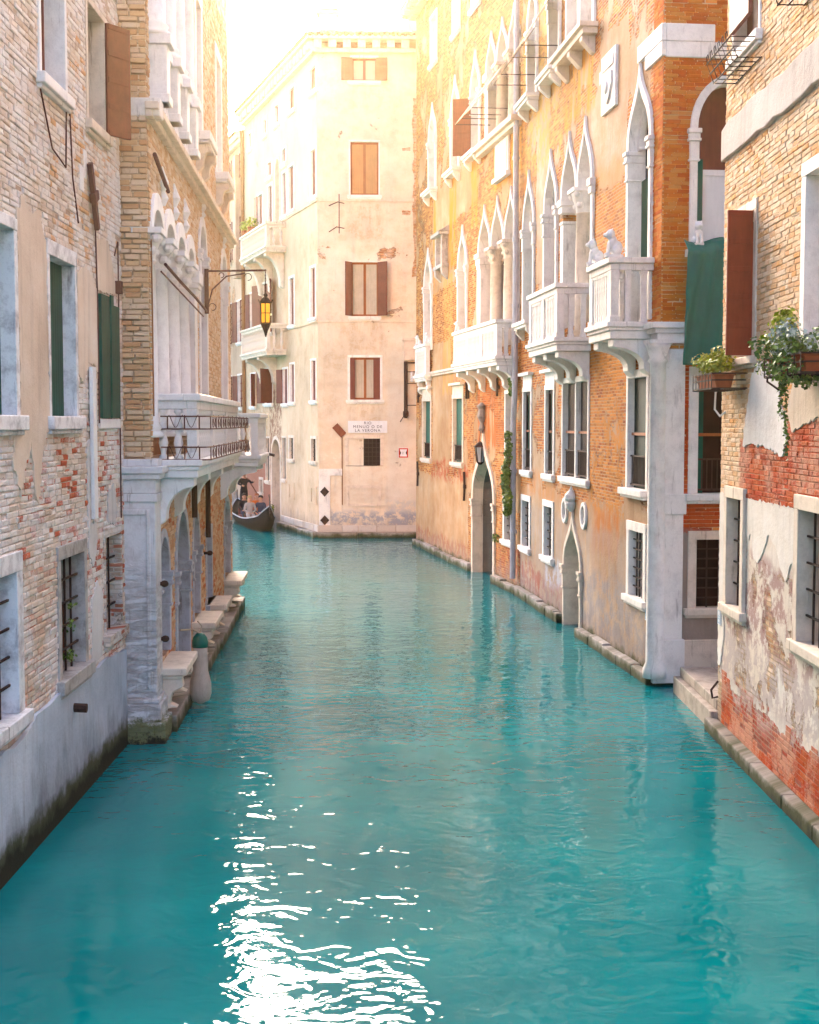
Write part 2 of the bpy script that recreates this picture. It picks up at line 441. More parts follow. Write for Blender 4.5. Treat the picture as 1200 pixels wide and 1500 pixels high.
def win(B, x0, x1, z0, z1, fw=.12, depth=.26, proud=.03, frame='stone', pane='glass', sill=.12, sext=.07, sproj=.10, xf=None,
        shut=(), bars=None, cornice=False, sash=None, mull=0, lint=None, name='window', curtain=None, railing=0):
    """rectangular window: stone surround, sill, pane, shutters, bars"""
    lint = lint or fw
    B.hole([(x0 + .02, z0 - .02), (x1 - .02, z0 - .02), (x1 - .02, z1 - .02), (x0 + .02, z1 - .02)], xf, depth + .1)
    m = MB().box(x0, x0 + fw, -proud, depth, z0, z1 - lint).box(x1 - fw, x1, -proud, depth, z0, z1 - lint).box(x0, x1, -proud - .004, depth, z1 - lint, z1)
    if cornice: m.box(x0 - .1, x1 + .1, -.14, .02, z1 + .28, z1 + .36).box(x0 + .02, x1 - .02, -.02, .03, z1, z1 + .28)
    if mull: m.box((x0 + x1) / 2 - mull / 2, (x0 + x1) / 2 + mull / 2, -.01, depth, z0, z1 - lint)
    W = B.part(m, name, frame, xf, bevel=.008)
    if sill:
        B.part(MB().box(x0 - sext, x1 + sext, -sproj, depth - .03, z0 - sill, z0).box(x0 - sext + .03, x1 + sext - .03, -sproj + .04, .02, z0 - sill - .05, z0 - sill), 'sill', frame, parent=W, bevel=.012)
    a, b = x0 + fw, x1 - fw; t = z1 - lint
    B.part(MB().box(a - .01, b + .01, depth - .04, depth - .01, z0, t + .01), 'pane', pane, parent=W)
    if sash:
        s = MB(); c = (a + b) / 2
        for p, q in ((a, a + .06), (b - .06, b), (c - .05, c + .05)): s.box(p, q, depth - .09, depth - .045, z0, t)
        s.box(a + .06, b - .06, depth - .085, depth - .045, z0, z0 + .08).box(a + .06, b - .06, depth - .085, depth - .045, t - .08, t)
        B.part(s, 'sash', sash, parent=W)
    if curtain:
        s = MB(); n = 20
        for i in range(n):
            u0 = a + (b - a) * i / n; u1 = a + (b - a) * (i + 1) / n; k = .012 * math.sin(i * 2.1)
            s.box(u0, u1, depth - .058 + k * .5, depth - .043, z0 + .02, t)
        B.part(s, 'curtain', curtain, parent=W)
    if bars:
        s = MB(); nx, nz = bars
        for i in range(1, nx): s.box(a + (b - a) * i / nx - .012, a + (b - a) * i / nx + .012, .07, .094, z0, t)
        for i in range(1, nz): s.box(a, b, .060, .083, z0 + (t - z0) * i / nz - .012, z0 + (t - z0) * i / nz + .012)
        B.part(s, 'grille', 'iron', parent=W)
    if railing:
        s = MB(); n = int((b - a) / .09)
        s.box(a, b, .03, .055, z0 + railing - .03, z0 + railing).box(a, b, .03, .055, z0 + .05, z0 + .08)
        for i in range(1, n): s.box(a + (b - a) * i / n - .008, a + (b - a) * i / n + .008, .035, .05, z0 + .08, z0 + railing - .03)
        B.part(s, 'railing', 'iron', parent=W)
    for (side, wd, ang, mt) in shut:
        leaf(B, W, a - .0 if side < 0 else b, side, wd, ang, mt, z0 + .01, t - .01)
    return W

def leaf(B, W, hx, side, wd, ang, mt, z0, z1, y=-.035):
    """one shutter leaf hinged at hx, opened by ang degrees (180 = flat on the wall)"""
    s = MB(); st = 0
    d = 1 if side < 0 else -1
    s.box(min(hx, hx + d * wd), max(hx, hx + d * wd), y, y + .035, z0, z1)
    n = max(3, int((z1 - z0) / .32))
    for i in range(n + 1):
        zz = z0 + (z1 - z0 - .07) * i / n
        for yy in (y - .012, y + .035): s.box(min(hx + d * .02, hx + d * (wd - .02)), max(hx + d * .02, hx + d * (wd - .02)), yy, yy + .012, zz, zz + .07)
    s.turn(st, hx, y, -d * ang)
    return B.part(s, 'shutter', mt, parent=W, bevel=.004)

def gothic(B, x0, x1, z0, zs, zp, kind='ogee', fw=.13, depth=.38, proud=.06, frame='stone', pane='glass', xf=None, tracery=True, cap=True,
           sill=None, finial=False, name='window', lower=None, shut=(), capsides=(1, 1)):
    o = opening(x0, x1, z0, zs, zp, kind)
    rise = zp - zs
    q = opening(x0 + fw, x1 - fw, z0, zs, zs + rise * (1 - 1.9 * fw / max(rise, .4) * (1 if kind == 'ogee' else .55)), kind)
    hol = opening(x0 + .025, x1 - .025, z0 + .0, zs, zp - .05, kind)
    B.hole(hol, xf, depth + .08)
    m = MB().ring(o[1:] + o[:1], q[1:] + q[:1], -proud, depth, closed=False)
    if finial: m.lathe((x0 + x1) / 2, -.02, [(.02, zp - .03), (.07, zp + .04), (.03, zp + .1), (.08, zp + .18), (.05, zp + .27), (.01, zp + .33)], 8)
    W = B.part(m, name, frame, xf, bevel=.012)
    a, b = x0 + fw, x1 - fw
    pn = [(p[0], p[1]) for p in q]
    B.part(MB().prism(pn, depth - .03, depth - .005), 'pane', pane, parent=W)
    if tracery:
        c = (a + b) / 2; zc = zs + rise * .22; inn = []
        for (px, pz) in q[1:] + q[:1]:
            pz2 = max(pz, zs - .02)
            an = math.atan2(pz2 - zc, px - c); rr = (.30 + .055 * math.cos(3 * an + math.pi * .5)) * (x1 - x0)
            inn.append((c + rr * math.cos(an), zc + rr * 1.15 * math.sin(an)) if pz > zs - .01 else (px + (.18 if px < c else -.18) * (x1 - x0) * .8, zs - .02))
        out = [(px, max(pz, zs - .02)) for px, pz in q[1:] + q[:1]]
        B.part(MB().ring(out, inn, depth * .35, depth * .35 + .1, closed=False), 'tracery', frame, parent=W)
    if cap:
        for side, (p, r) in enumerate(((x0, x0 + fw), (x1 - fw, x1))):
            if not capsides[side]: continue
            cm = MB().box(p - .05, r + .05, -proud - .06, depth - .06, zs - .10, zs - .02).box(p - .03, r + .03, -proud - .035, depth - .07, zs - .18, zs - .10)
            cm.box(p - .045, r + .045, -proud - .05, depth - .06, zs - .23, zs - .18).box(p - .01, r + .02, -proud - .015, depth - .08, zs - .52, zs - .23).box(p - .03, r + .03, -proud - .03, depth - .07, zs - .56, zs - .52)
            B.part(cm, 'capital', frame, parent=W, bevel=.012)
    if sill:
        s = MB().box(x0 - .12, x1 + .12, -sill, .1, z0 - .10, z0).box(x0 - .07, x1 + .07, -sill + .05, .05, z0 - .17, z0 - .10)
        for p in (x0 - .02, x1 - .14): s.prism_x([(0, z0 - .17), (-sill + .08, z0 - .17), (-sill + .08, z0 - .25), (-.06, z0 - .42), (0, z0 - .44)], p, p + .16)
        B.part(s, 'sill', frame, parent=W, bevel=.012)
    for (side, wd, ang, mt, t) in shut: leaf(B, W, a if side < 0 else b, side, wd, ang, mt, z0 + .02, t)
    if lower:
        mt, t = lower
        B.part(MB().box(a, b, depth - .10, depth - .05, z0, t), 'shutter', mt, parent=W)
    return W

def column(B, x, y, z0, z1, r, mat='stone', capmat=None, cap=.32, xf=None, n=16):
    m = MB().lathe(x, y, [(r * 1.35, z0), (r * 1.35, z0 + .06), (r * 1.1, z0 + .1), (r * 1.25, z0 + .14), (r, z0 + .2), (r * .97, z0 + (z1 - z0) * .5), (r * .88, z1 - cap - .04), (r * 1.02, z1 - cap - .02), (r * .9, z1 - cap)], n)
    c = B.part(m, 'column', mat, xf, smooth=True)
    k = MB().lathe(x, y, [(r * .9, z1 - cap), (r * 1.0, z1 - cap * .7), (r * 1.5, z1 - .09), (r * 1.3, z1 - .08)], n)
    k.box(x - r * 1.55, x + r * 1.55, y - r * 1.55, y + r * 1.55, z1 - .08, z1)
    for sx in (-1, 1):
        for sy in (-1, 1):
            k.ell((x + sx * r * 1.15, y + sy * r * 1.15, z1 - .14), (r * .38, r * .38, .07), 7, 5)
            k.ell((x + sx * r * .75, y + sy * r * .75, z1 - cap * .72), (r * .38, r * .38, .07), 7, 5)
    B.part(k, 'capital', capmat or mat, parent=c)
    return c

def bracket(x0, x1, proj, zt, h):
    pr = [(0.0, zt), (-proj, zt), (-proj, zt - .12)]
    for i in range(9):
        a = math.pi / 2 * i / 8
        pr.append((-proj + .05 + (proj - .2) * math.sin(a) ** 1.2, zt - .14 - (h - .32) * (1 - math.cos(a))))
    pr += [(-.15, zt - h + .12), (-.10, zt - h + .06), (0, zt - h)]
    return MB().prism_x(pr, x0, x1)

def balcony(B, x0, x1, proj, zb, zs, zr, style='strip', brk=(), bh=.5, bw=.2, mat='stone', xf=None, step=.17, posts=(), bmat=None, sidebal=2, sides=(1, 1)):
    m = MB().box(x0 - .07, x1 + .07, -proj - .07, 0, zs - .09, zs).box(x0 - .03, x1 + .03, -proj - .03, 0, zs - .15, zs - .09).box(x0, x1, -proj, 0, zb, zs - .15)
    W = B.part(m, 'balcony', mat, xf, bevel=.015)
    rt = .10
    h = MB().box(x0 - .05, x1 + .05, -proj - .05, -proj + .2, zr - rt, zr).box(x0, x1, -proj, -proj + .15, zr - rt - .12, zr - rt)
    for k, (p, q) in enumerate(((x0 - .05, x0 + .2), (x1 - .2, x1 + .05))):
        if sides[k]:
            h.box(p, q, -proj + .2, 0, zr - rt, zr)
            h.box(p + .05, q - .05, -proj + .15, 0, zr - rt - .12, zr - rt)
    B.part(h, 'handrail', mat, parent=W, bevel=.015)
    zt = zr - rt - .12
    pp = [x0 + .12, x1 - .12] + [x0 + (x1 - x0) * t for t in posts]
    for px in pp: B.part(MB().box(px - .12, px + .12, -proj + .003, -proj + .15, zs, zt).box(px - .14, px + .14, -proj - .015, -proj + .16, zs, zs + .1), 'post', mat, parent=W, bevel=.01)
    if style == 'strip':
        bm = MB().box(-.035, .035, -.05, .05, zs + .06, zt - .06).box(-.06, .06, -.06, .06, zs, zs + .06).box(-.06, .06, -.06, .06, zt - .06, zt)
    else:
        H = zt - zs
        bm = MB().lathe(0, 0, [(.06, zs), (.065, zs + .06 * H), (.035, zs + .1 * H), (.04, zs + .16 * H), (.07, zs + .33 * H), (.05, zs + .46 * H), (.035, zs + .5 * H), (.05, zs + .54 * H), (.07, zs + .67 * H), (.04, zs + .84 * H), (.035, zs + .9 * H), (.065, zs + .94 * H), (.06, zs + H)], 10)
    proto = None; spots = []
    n = int((x1 - x0 - .48) / step)
    for i in range(n + 1):
        px = x0 + .24 + (x1 - x0 - .48) * (i + .5) / (n + 1)
        if all(abs(px - q) > .17 for q in pp): spots.append((px, -proj + .075))
    for k in (0, 1):
        if not sides[k]: continue
        for j in range(sidebal):
            spots.append(((x0 + .075, x1 - .075)[k], -proj + .15 + (proj - .15) * (j + .6) / (sidebal + .2)))
    for q in spots:
        if proto is None:
            proto = B.part(bm, 'baluster', bmat or mat, parent=W, smooth=(style != 'strip')); proto.location = (q[0], q[1], 0)
        else: copy_mesh(proto, W, (q[0], q[1], 0))
    for px in brk:
        B.part(bracket(px - bw / 2, px + bw / 2, proj - .06, zb - .003, bh), 'bracket', mat, parent=W, bevel=.012)
    return W

def laid_brick(name, cols, zones=(), dark=(.2, .12, .07), wash=None, grime=.5):
    """colour of single laid bricks; zones give other brick colours to parts of a wall"""
    m, nt, b = newmat(name); g = G(nt)
    P, z = g.wallcoord(); t = g.n('ShaderNodeTexCoord').outputs['Object']
    rv = g.n('ShaderNodeNewGeometry').outputs['Random Per Island']
    n = g.noise(t, 5, 5, .7); f = g.noise(t, 38, 5, .75); big = g.noise(t, .9, 4, .65)
    def rp(c): return g.ramp(g.m('ADD', g.m('MULTIPLY', rv, .8), g.m('MULTIPLY', n, .22)), [(i / (len(c) - 1), x) for i, x in enumerate(c)])
    col = rp(cols)
    Pd = g.vm('ADD', P, g.vm('MULTIPLY', g.vm('SUBTRACT', g.noise(t, 1.6, 4, color=True), (.5, .5, .5)), (.7, .5, 0)))
    for (x0, x1, z0, z1, c, amt, thr) in zones:
        fac = g.m('MULTIPLY', g.box(Pd, x0, x1, z0, z1, .04), amt)
        if thr: fac = g.m('MULTIPLY', fac, g.mapr(rv, thr, thr + .01))
        col = g.mix(fac, col, rp(c))
    if wash: col = g.mix(g.m('MULTIPLY', g.mapr(g.m('ADD', big, g.m('MULTIPLY', g.m('SUBTRACT', f, .5), .5)), .46, .56), wash[1]), col, wash[0])
    col = g.mix(g.mapr(n, .54, .75, 0, grime), col, dark)
    col = g.mix(g.mapr(f, .56, .72, 0, .35), col, dark)
    g.put(b.inputs['Base Color'], col); b.inputs['Roughness'].default_value = .95; b.inputs['Specular IOR Level'].default_value = .08
    g.bump(g.m('ADD', g.m('MULTIPLY', n, .016), g.m('MULTIPLY', f, .009)), b, 1.0)
    return m

def brickwork(B, x0, x1, z0, z1, mat, xf=None, bh=.066, bl=.25, out=.018, miss=.012, rough=1.0, skip=(), name='brickwork', top=None):
    """courses of single bricks laid on a wall, left out where openings are"""
    r = random.Random(int(x0 * 37 + z0 * 101 + x1)); holes = []
    for h, d in B.holes.get(xf, []):
        xs = [p[0] for p in h]; zs = [p[1] for p in h]; holes.append((min(xs), max(xs), min(zs), max(zs), h))
    mb = MB(); z = z0; row = 0
    while z < z1 - .02:
        hh = bh * r.uniform(.93, 1.07); x = x0 - (bl * .5 if row % 2 else 0) - r.uniform(0, .04)
        while x < x1:
            L = bl * r.choice((1, 1, 1, 1, .52, .8)) * r.uniform(.94, 1.05)
            a, b_ = max(x, x0), min(x + L, x1); x += L
            if b_ - a < .05: continue
            za, zb = z + .005 * math.sin(a * 2.1 + row), z + hh - .009
            if top and zb > top(a): continue
            cx, cz = (a + b_) / 2, (za + zb) / 2; bad = r.random() < miss
            for q in skip:
                if inside((cx, cz), q): bad = True
            if bad: continue
            for (hx0, hx1, hz0, hz1, h) in holes:
                if b_ < hx0 or a > hx1 or zb < hz0 or za > hz1: continue
                rect = len(h) == 4
                if rect or cz < hz1:
                    ia, ib = inside((a, cz), h), inside((b_, cz), h)
                    if ia and ib: bad = True
                    elif ia:
                        while a < b_ and inside((a, cz), h): a += .02
                    elif ib:
                        while b_ > a and inside((b_, cz), h): b_ -= .02
                    elif inside(((a + b_) / 2, cz), h): bad = True
            if bad or b_ - a < .03: continue
            j = lambda k: r.uniform(-k, k) * rough
            y = -out * (.35 + .65 * r.random()) if r.random() > .1 * rough else -out * .1
            c = .007 * rough + .003; g_ = .006
            pts = [(a + g_ + j(.003), 0, za + j(.003)), (b_ - g_ + j(.003), 0, za + j(.003)), (b_ - g_ + j(.003), 0, zb + j(.003)), (a + g_ + j(.003), 0, zb + j(.003))]
            ctr = Vector((cx, 0, cz))
            mid = [(p[0], y * .6, p[2]) for p in pts]
            fr = [(p[0] + (c if p[0] < cx else -c), y + j(.004), p[2] + (c if p[2] < cz else -c)) for p in pts]
            mb.add(pts + mid + fr, [(0, 1, 5, 4), (1, 2, 6, 5), (2, 3, 7, 6), (3, 0, 4, 7), (4, 5, 9, 8), (5, 6, 10, 9), (6, 7, 11, 10), (7, 4, 8, 11), (8, 9, 10, 11)])
        z += hh; row += 1
    return B.part(mb, name, mat, xf, recalc=False)

def ragged(poly, amp, step=.07, seed=1):
    r = random.Random(seed); out = []
    for i, p in enumerate(poly):
        q = poly[(i + 1) % len(poly)]; d = math.hypot(q[0] - p[0], q[1] - p[1]); n = max(1, int(d / step))
        for k in range(n):
            t = k / n; o = r.uniform(-amp, amp) * .8; nx, nz = -(q[1] - p[1]) / max(d, 1e-6), (q[0] - p[0]) / max(d, 1e-6)
            if k == 0: o *= .3
            out.append((p[0] + (q[0] - p[0]) * t + nx * o, p[1] + (q[1] - p[1]) * t + nz * o))
    return out
def plaster(B, poly, mat, amp=.03, th=.026, xf=None, seed=1):
    """a sheet of old plaster left on a wall, with its own broken edge"""
    return B.part(MB().prism(ragged(poly, amp, .06, seed), -th, .0), 'plaster', mat, xf)

def foliage(mb, c, rad, n, size, r=None, droop=0):
    r = r or rnd
    for _ in range(n):
        while True:
            p = Vector((r.uniform(-1, 1), r.uniform(-1, 1), r.uniform(-1, 1)))
            if .25 < p.length < 1: break
        q = Vector((c[0] + p.x * rad[0], c[1] + p.y * rad[1], c[2] + p.z * rad[2]))
        nrm = (p + Vector((r.uniform(-.8, .8), r.uniform(-.8, .8), r.uniform(-.2, 1)))).normalized()
        u = nrm.orthogonal().normalized(); v = nrm.cross(u)
        a = r.uniform(0, 6.28); e = u * math.cos(a) + v * math.sin(a); f = nrm.cross(e)
        s = size * r.uniform(.6, 1.3)
        mb.add([q - e * s * .5, q - f * s * .42 + nrm * s * .08, q + e * s * .55, q + f * s * .42 + nrm * s * .08], [(0, 1, 2, 3)])
    return mb

# ------------------------------------------------------------------ canal
def make_water():
    m, nt, b = newmat('canal_water'); g = G(nt)
    t = g.n('ShaderNodeTexCoord').outputs['Object']
    p = g.vm('MULTIPLY', t, (1.0, 1.25, 1))
    n1 = g.noise(p, .95, 1, .4, 1.2); n2 = g.noise(p, 2.7, 1.2, .45, 1.3); n3 = g.noise(p, .33, 2, .5); n4 = g.noise(p, 7, 2, .5, .5)
    h = g.m('ADD', g.m('MULTIPLY', n1, .018), g.m('MULTIPLY', n2, .010))
    h = g.m('ADD', h, g.m('MULTIPLY', n3, .03)); h = g.m('ADD', h, g.m('MULTIPLY', n4, .0022))
    col = g.mix(g.mapr(n3, .35, .65), (.0, .132, .146), (.0, .182, .192))
    g.put(b.inputs['Base Color'], col)
    b.inputs['Roughness'].default_value = .03; b.inputs['IOR'].default_value = 1.33
    b.inputs['Specular IOR Level'].default_value = .30
    g.bump(h, b, 1.0)
    mb = MB().add([(-300, -120, 0), (300, -120, 0), (300, 480, 0), (-300, 480, 0)], [(0, 1, 2, 3)])
    return tag(mb.build('canal_water', m, recalc=False), kind='structure')
make_water()

# ------------------------------------------------------------------ house at the near left: pale peeling brick
MT['L1'] = facade('peeling_pale_brick', [(.46, .26, .15), (.66, .49, .37), (.72, .58, .47), (.76, .66, .56), (.80, .74, .68)], (.60, .50, .41),
                  [(.58, .45, .34), (.70, .57, .45), (.76, .67, .58)], bias=-.12, nscale=.8, seed=1,
                  patches=[(7.9, 9.1, 4.6, 6.75, .6), (8.3, 8.75, 3.75, 4.8, .5), (10.5, 11.6, 5.25, 6.2, .45), (10.85, 11.5, 2.9, 4.1, .5), (6, 7.95, 3.9, 4.5, .35), (10.55, 10.95, 6.4, 8.3, .35), (-4, 6.4, 5.5, 7.5, .2)],
                  tints=[(-4, 13, 6.6, 14, (.60, .44, .32), .45, 'n'), (-4, 13, 1.4, 3.9, (.80, .76, .74), .75, 'n'), (7.9, 12.9, 1.4, 4.6, (.42, .09, .025), .85, 'b'), (9.4, 12.9, 6.2, 9.0, (.54, .24, .06), .7, 'b'), (8.0, 9.3, 1.5, 2.4, (.42, .09, .025), .6, 'n')],
                  damp=(1.0, (.2, .18, .17)), algae=None, vary=(.72, 1.12))
MT['plinth_blue'] = facade('blue_grey_render', [(.25, .2, .17), (.3, .25, .22)], (.3, .3, .3), [(.36, .42, .51), (.48, .54, .62), (.58, .62, .68)], bias=.6, seed=3, algae=.42,
                           damp=(.45, (.12, .13, .15)), streak=.55)
L1 = Bld('brick_house', (-4.0, 6), (-4.0, 19.12), 'peeling pale brick house with blue-grey base on the near left of the canal')
win(L1, 8.95, 10.15, 8.27, 10.4, .09, .3, pane='brown_dark', sash='brown', frame='stone_blue')
win(L1, 11.12, 12.2, 8.25, 9.78, .08, .3, pane='brown_dark', frame='stone_warm', shut=[(1, .42, 146, 'brown')])
win(L1, 6.35, 7.98, 4.58, 6.56, .12, .17, pane='green_b', frame='stone_soot', sill=.15)
win(L1, 9.12, 10.46, 4.58, 6.53, .10, .17, pane='green_b', frame='stone_soot', sill=.15, lint=.17)
W = win(L1, 11.55, 12.72, 4.56, 6.10, .03, .1, proud=-.01, pane='green_b', frame='stone_blue', sill=.13, sproj=.05, sext=.0)
L1.part(MB().box(11.6, 12.12, -.06, -.015, 4.57, 6.16).box(12.14, 12.70, -.055, -.015, 4.57, 6.07).box(12.05, 12.2, -.09, -.062, 4.57, 6.18), 'shutter', 'green_b', parent=W, bevel=.006)
win(L1, 6.3, 7.95, 1.55, 3.2, .20, .34, pane='glass', frame='stone_soot', sill=.14, bars=(4, 5), lint=.2)
win(L1, 9.36, 10.75, 1.57, 3.10, .13, .34, pane='glass', frame='stone_dirty', sill=.16, bars=(4, 5), lint=.16)
win(L1, 11.72, 12.80, 1.72, 3.12, .06, .32, pane='glass', frame='L1', sill=.14, bars=(3, 4), lint=.12)
win(L1, 2.6, 4.0, 4.58, 6.55, .12, .24, pane='green_b', frame='stone_blue', sill=.15)
L1.panel([(-4, -.6), (13.12, -.6), (13.12, 14), (-4, 14)], 'L1', extra=body(13.12, 14, 8, a=-4))
MT['L1_brick'] = laid_brick('pale_laid_brick', [(.52, .38, .27), (.66, .52, .40), (.72, .61, .51), (.78, .70, .62), (.82, .77, .71)],
                            [(7.9, 13, 1.3, 4.5, [(.50, .075, .015), (.58, .16, .05), (.46, .06, .02)], .95, .80), (9.3, 12.9, 6.1, 9.2, [(.62, .26, .06), (.66, .34, .12)], .85, .82), (8.0, 9.35, 1.5, 2.3, [(.52, .10, .03), (.60, .22, .09), (.66, .44, .30)], .8, .45), (8, 9.4, 1.6, 3.0, [(.66, .48, .34), (.74, .60, .47)], .6, 0)],
                            dark=(.22, .15, .11), wash=((.80, .77, .75), .7))
MT['plaster_l'] = facade('left_plaster', [(.3, .3, .3), (.4, .4, .4)], (.3, .3, .3), [(.60, .47, .36), (.70, .57, .45), (.76, .67, .58)], bias=.9, seed=71, damp=None, algae=None, streak=.55)
MT['plaster_g'] = facade('grey_plaster', [(.3, .3, .3), (.4, .4, .4)], (.3, .3, .3), [(.52, .47, .43), (.64, .60, .57), (.72, .69, .67)], bias=.9, seed=73, damp=None, algae=None, streak=.5)
brickwork(L1, 5.2, 13.08, 1.36, 11.5, 'L1_brick', rough=1.1, out=.019, miss=.03)
plaster(L1, [(7.99, 6.62), (8.2, 6.85), (8.45, 6.7), (8.75, 6.78), (9.1, 6.5), (9.12, 4.45), (8.98, 4.4), (8.85, 4.25), (8.62, 3.65), (8.5, 3.75), (8.38, 4.3), (8.15, 4.05), (7.98, 3.75), (7.7, 4.1), (7.75, 4.40), (7.99, 4.42)], 'plaster_l', amp=.05, seed=2)
plaster(L1, [(10.49, 6.3), (10.9, 6.45), (11.5, 6.2), (11.53, 5.15), (11.24, 5.25), (11.0, 5.25), (10.75, 5.0), (10.49, 5.1)], 'plaster_l', seed=3)
plaster(L1, [(11.5, 6.85), (12.2, 6.9), (12.55, 6.45), (12.72, 6.22), (11.5, 6.2)], 'plaster_l', seed=4)
plaster(L1, [(10.85, 4.25), (11.0, 4.3), (11.0, 3.25), (11.3, 3.25), (11.33, 3.0), (11.1, 2.7), (10.88, 2.9)], 'plaster_g', seed=5)
plaster(L1, [(10.95, 1.45), (11.5, 1.5), (11.6, 2.3), (11.3, 2.5), (11, 2.3)], 'plaster_g', seed=6)
plaster(L1, [(12.0, 3.6), (12.35, 3.7), (12.55, 3.3), (12.4, 3.15), (11.95, 3.2)], 'plaster_g', seed=7)
pl = [(-4, -.6), (12.9, -.6)]
for i in range(60):
    x = 12.9 - (16.9) * i / 59
    pl.append((x, 1.40 + .035 * math.sin(x * 2.3) + rnd.uniform(-.03, .03) + (.06 if 9.2 < x < 10.9 else 0) - (.10 if 6.2 < x < 8.1 else 0)))
L1.part(MB().prism(pl, -.05, .02), 'base_course', 'plinth_blue')
L1.part(MB().box(11.02, 11.22, -.07, -.02, 3.3, 5.2), 'conduit', 'stone_blue', bevel=.01)
L1.part(MB().box(10.72, 10.92, -.02, .05, 7.32, 7.62).box(10.92, 11.1, -.02, .05, 7.5, 7.85), 'stone_block', 'stone_blue', bevel=.012)
a = MB().box(-.05, .05, -.09, -.03, -.42, .42).box(-.1, .1, -.11, -.03, -.06, .06)
a.xform(0, Matrix.Translation((11.25, 0, 7.32)) @ Matrix.Rotation(R(-25), 4, 'Y'))
L1.part(a, 'wall_anchor', 'iron_pink', bevel=.008)
L1.part(MB().tube([(9.9, .05, 1.16), (9.9, -.2, 1.15)], .055, 8), 'drain_spout', 'iron')
for pts in ([(8.9, -.02, 8.2), (9.4, -.03, 7.55), (10.0, -.03, 7.45), (10.1, -.02, 8.15)], [(10.25, -.02, 8.25), (10.35, -.02, 7.4), (10.6, -.02, 6.9)], [(11.45, -.03, 6.95), (11.5, -.03, 6.2), (11.52, -.03, 4.5)], [(12.55, -.03, 6.75), (12.68, -.05, 6.95), (12.78, -.03, 6.6), (12.76, -.03, 3.2)]):
    L1.part(MB().tube(pts, .010, 5), 'cable', 'iron_pink')
L1.part(MB().box(12.6, 12.72, -.1, .0, 6.25, 6.42), 'shutter_hook', 'iron_pink')

# ------------------------------------------------------------------ palace on the left: brick, white loggia, stone balcony
MT['L2'] = facade('honey_brick', [(.50, .25, .12), (.64, .42, .26), (.69, .50, .35), (.72, .58, .44)], (.50, .35, .22), [(.5, .42, .33), (.55, .48, .4)], bias=-.75, seed=5,
                  tints=[(-1, 15, .3, 3.6, (.42, .10, .03), .55, 'n'), (-1, 15, .3, 3.9, (.34, .22, .14), .5, 's'), (-1, 15, 3.9, 17, (.60, .42, .24), .25, 'n')], damp=(.5, (.25, .2, .17)), algae=.3, wobble=.2, bh=.07, bw=.27)
MT['quoin'] = island_brick('quoin_brick', [(.52, .22, .09), (.64, .40, .22), (.68, .48, .31), (.70, .55, .40)], (.36, .20, .11))
L2 = Bld('brick_palace', (-3.63, 19.14), (-4.33, 33.18), 'honey brick palace with white columned loggia and carved stone balcony on the left')
LW = L2.L
# open loggia of four arches
def grp(B, xs, z0, zs, zp, kind, fw, depth, frame, pane, name='arcade', shut=None):
    """a row of arches that share columns: one hole, one stone arcade over the capitals"""
    hol = [(xs[0] + .02, z0), (xs[-1] - .02, z0)]
    loops = []
    for a, b in reversed(list(zip(xs[:-1], xs[1:]))):
        hol += [(p[0], p[1] - .03) for p in arch(a + .03, b - .03, zs, zp, kind)]
    B.hole(hol, None, depth + .1)
    m = MB()
    for a, b in zip(xs[:-1], xs[1:]):
        o = arch(a, b, zs, zp, kind); h = zp - zs
        q = arch(a + fw, b - fw, zs, zs + h * (1 - 1.5 * fw / h), kind)
        m.ring(o, q, -.06, depth * .6, closed=False)
    A = B.part(m, name, frame, bevel=.012)
    B.part(MB().prism([(p[0], p[1]) for p in hol], depth, depth + .04), 'back_wall', pane, parent=A)
    return A
xs = [.08, 1.5, 2.95, 4.4, 5.85]
MT['loggia'] = paint('loggia_plaster', (.40, .17, .09), .9, .35, 2)
A = grp(L2, xs, 3.95, 7.22, 7.80, 'round', .16, .55, 'stone_blue', 'loggia')
for x in xs[1:-1]:
    L2.part(MB().lathe(x, -.02, [(.04, 7.74), (.09, 7.85), (.04, 7.95), (.1, 8.08), (.05, 8.2), (.01, 8.32)], 8), 'finial', 'stone_blue', parent=A)
    column(L2, x, .12, 4.3, 7.22, .215, 'stone_blue', cap=.42)
column(L2, .30, .12, 4.3, 7.22, .2, 'stone_blue', cap=.42)
pcol = MB().box(5.6, 6.06, -.05, .5, 4.3, 6.8).box(5.54, 6.12, -.1, .5, 4.3, 4.45).box(5.57, 6.09, -.08, .5, 4.45, 4.52).box(5.52, 6.12, -.12, .5, 6.92, 7.0).box(5.57, 6.08, -.08, .5, 6.8, 6.92).box(5.5, 6.14, -.15, .5, 7.0, 7.22)
L2.part(pcol, 'pilaster', 'stone_blue', bevel=.012)
L2.part(MB().tube([(.15, -.22, 6.72), (2, -.22, 6.66), (4, -.22, 6.62), (6.0, -.22, 6.55)], .025, 6).tube([(.15, -.16, 6.62), (6.0, -.16, 6.45)], .014, 6), 'tie_rod', 'iron_pink')
gothic(L2, 6.65, 8.2, 4.1, 7.78, 8.45, 'round', .17, .24, .04, 'stone_blue', 'maroon', tracery=False, finial=True)
gothic(L2, 11.35, 12.95, 4.1, 7.78, 8.45, 'round', .17, .32, .04, 'stone_blue', 'brown', tracery=False, finial=True)
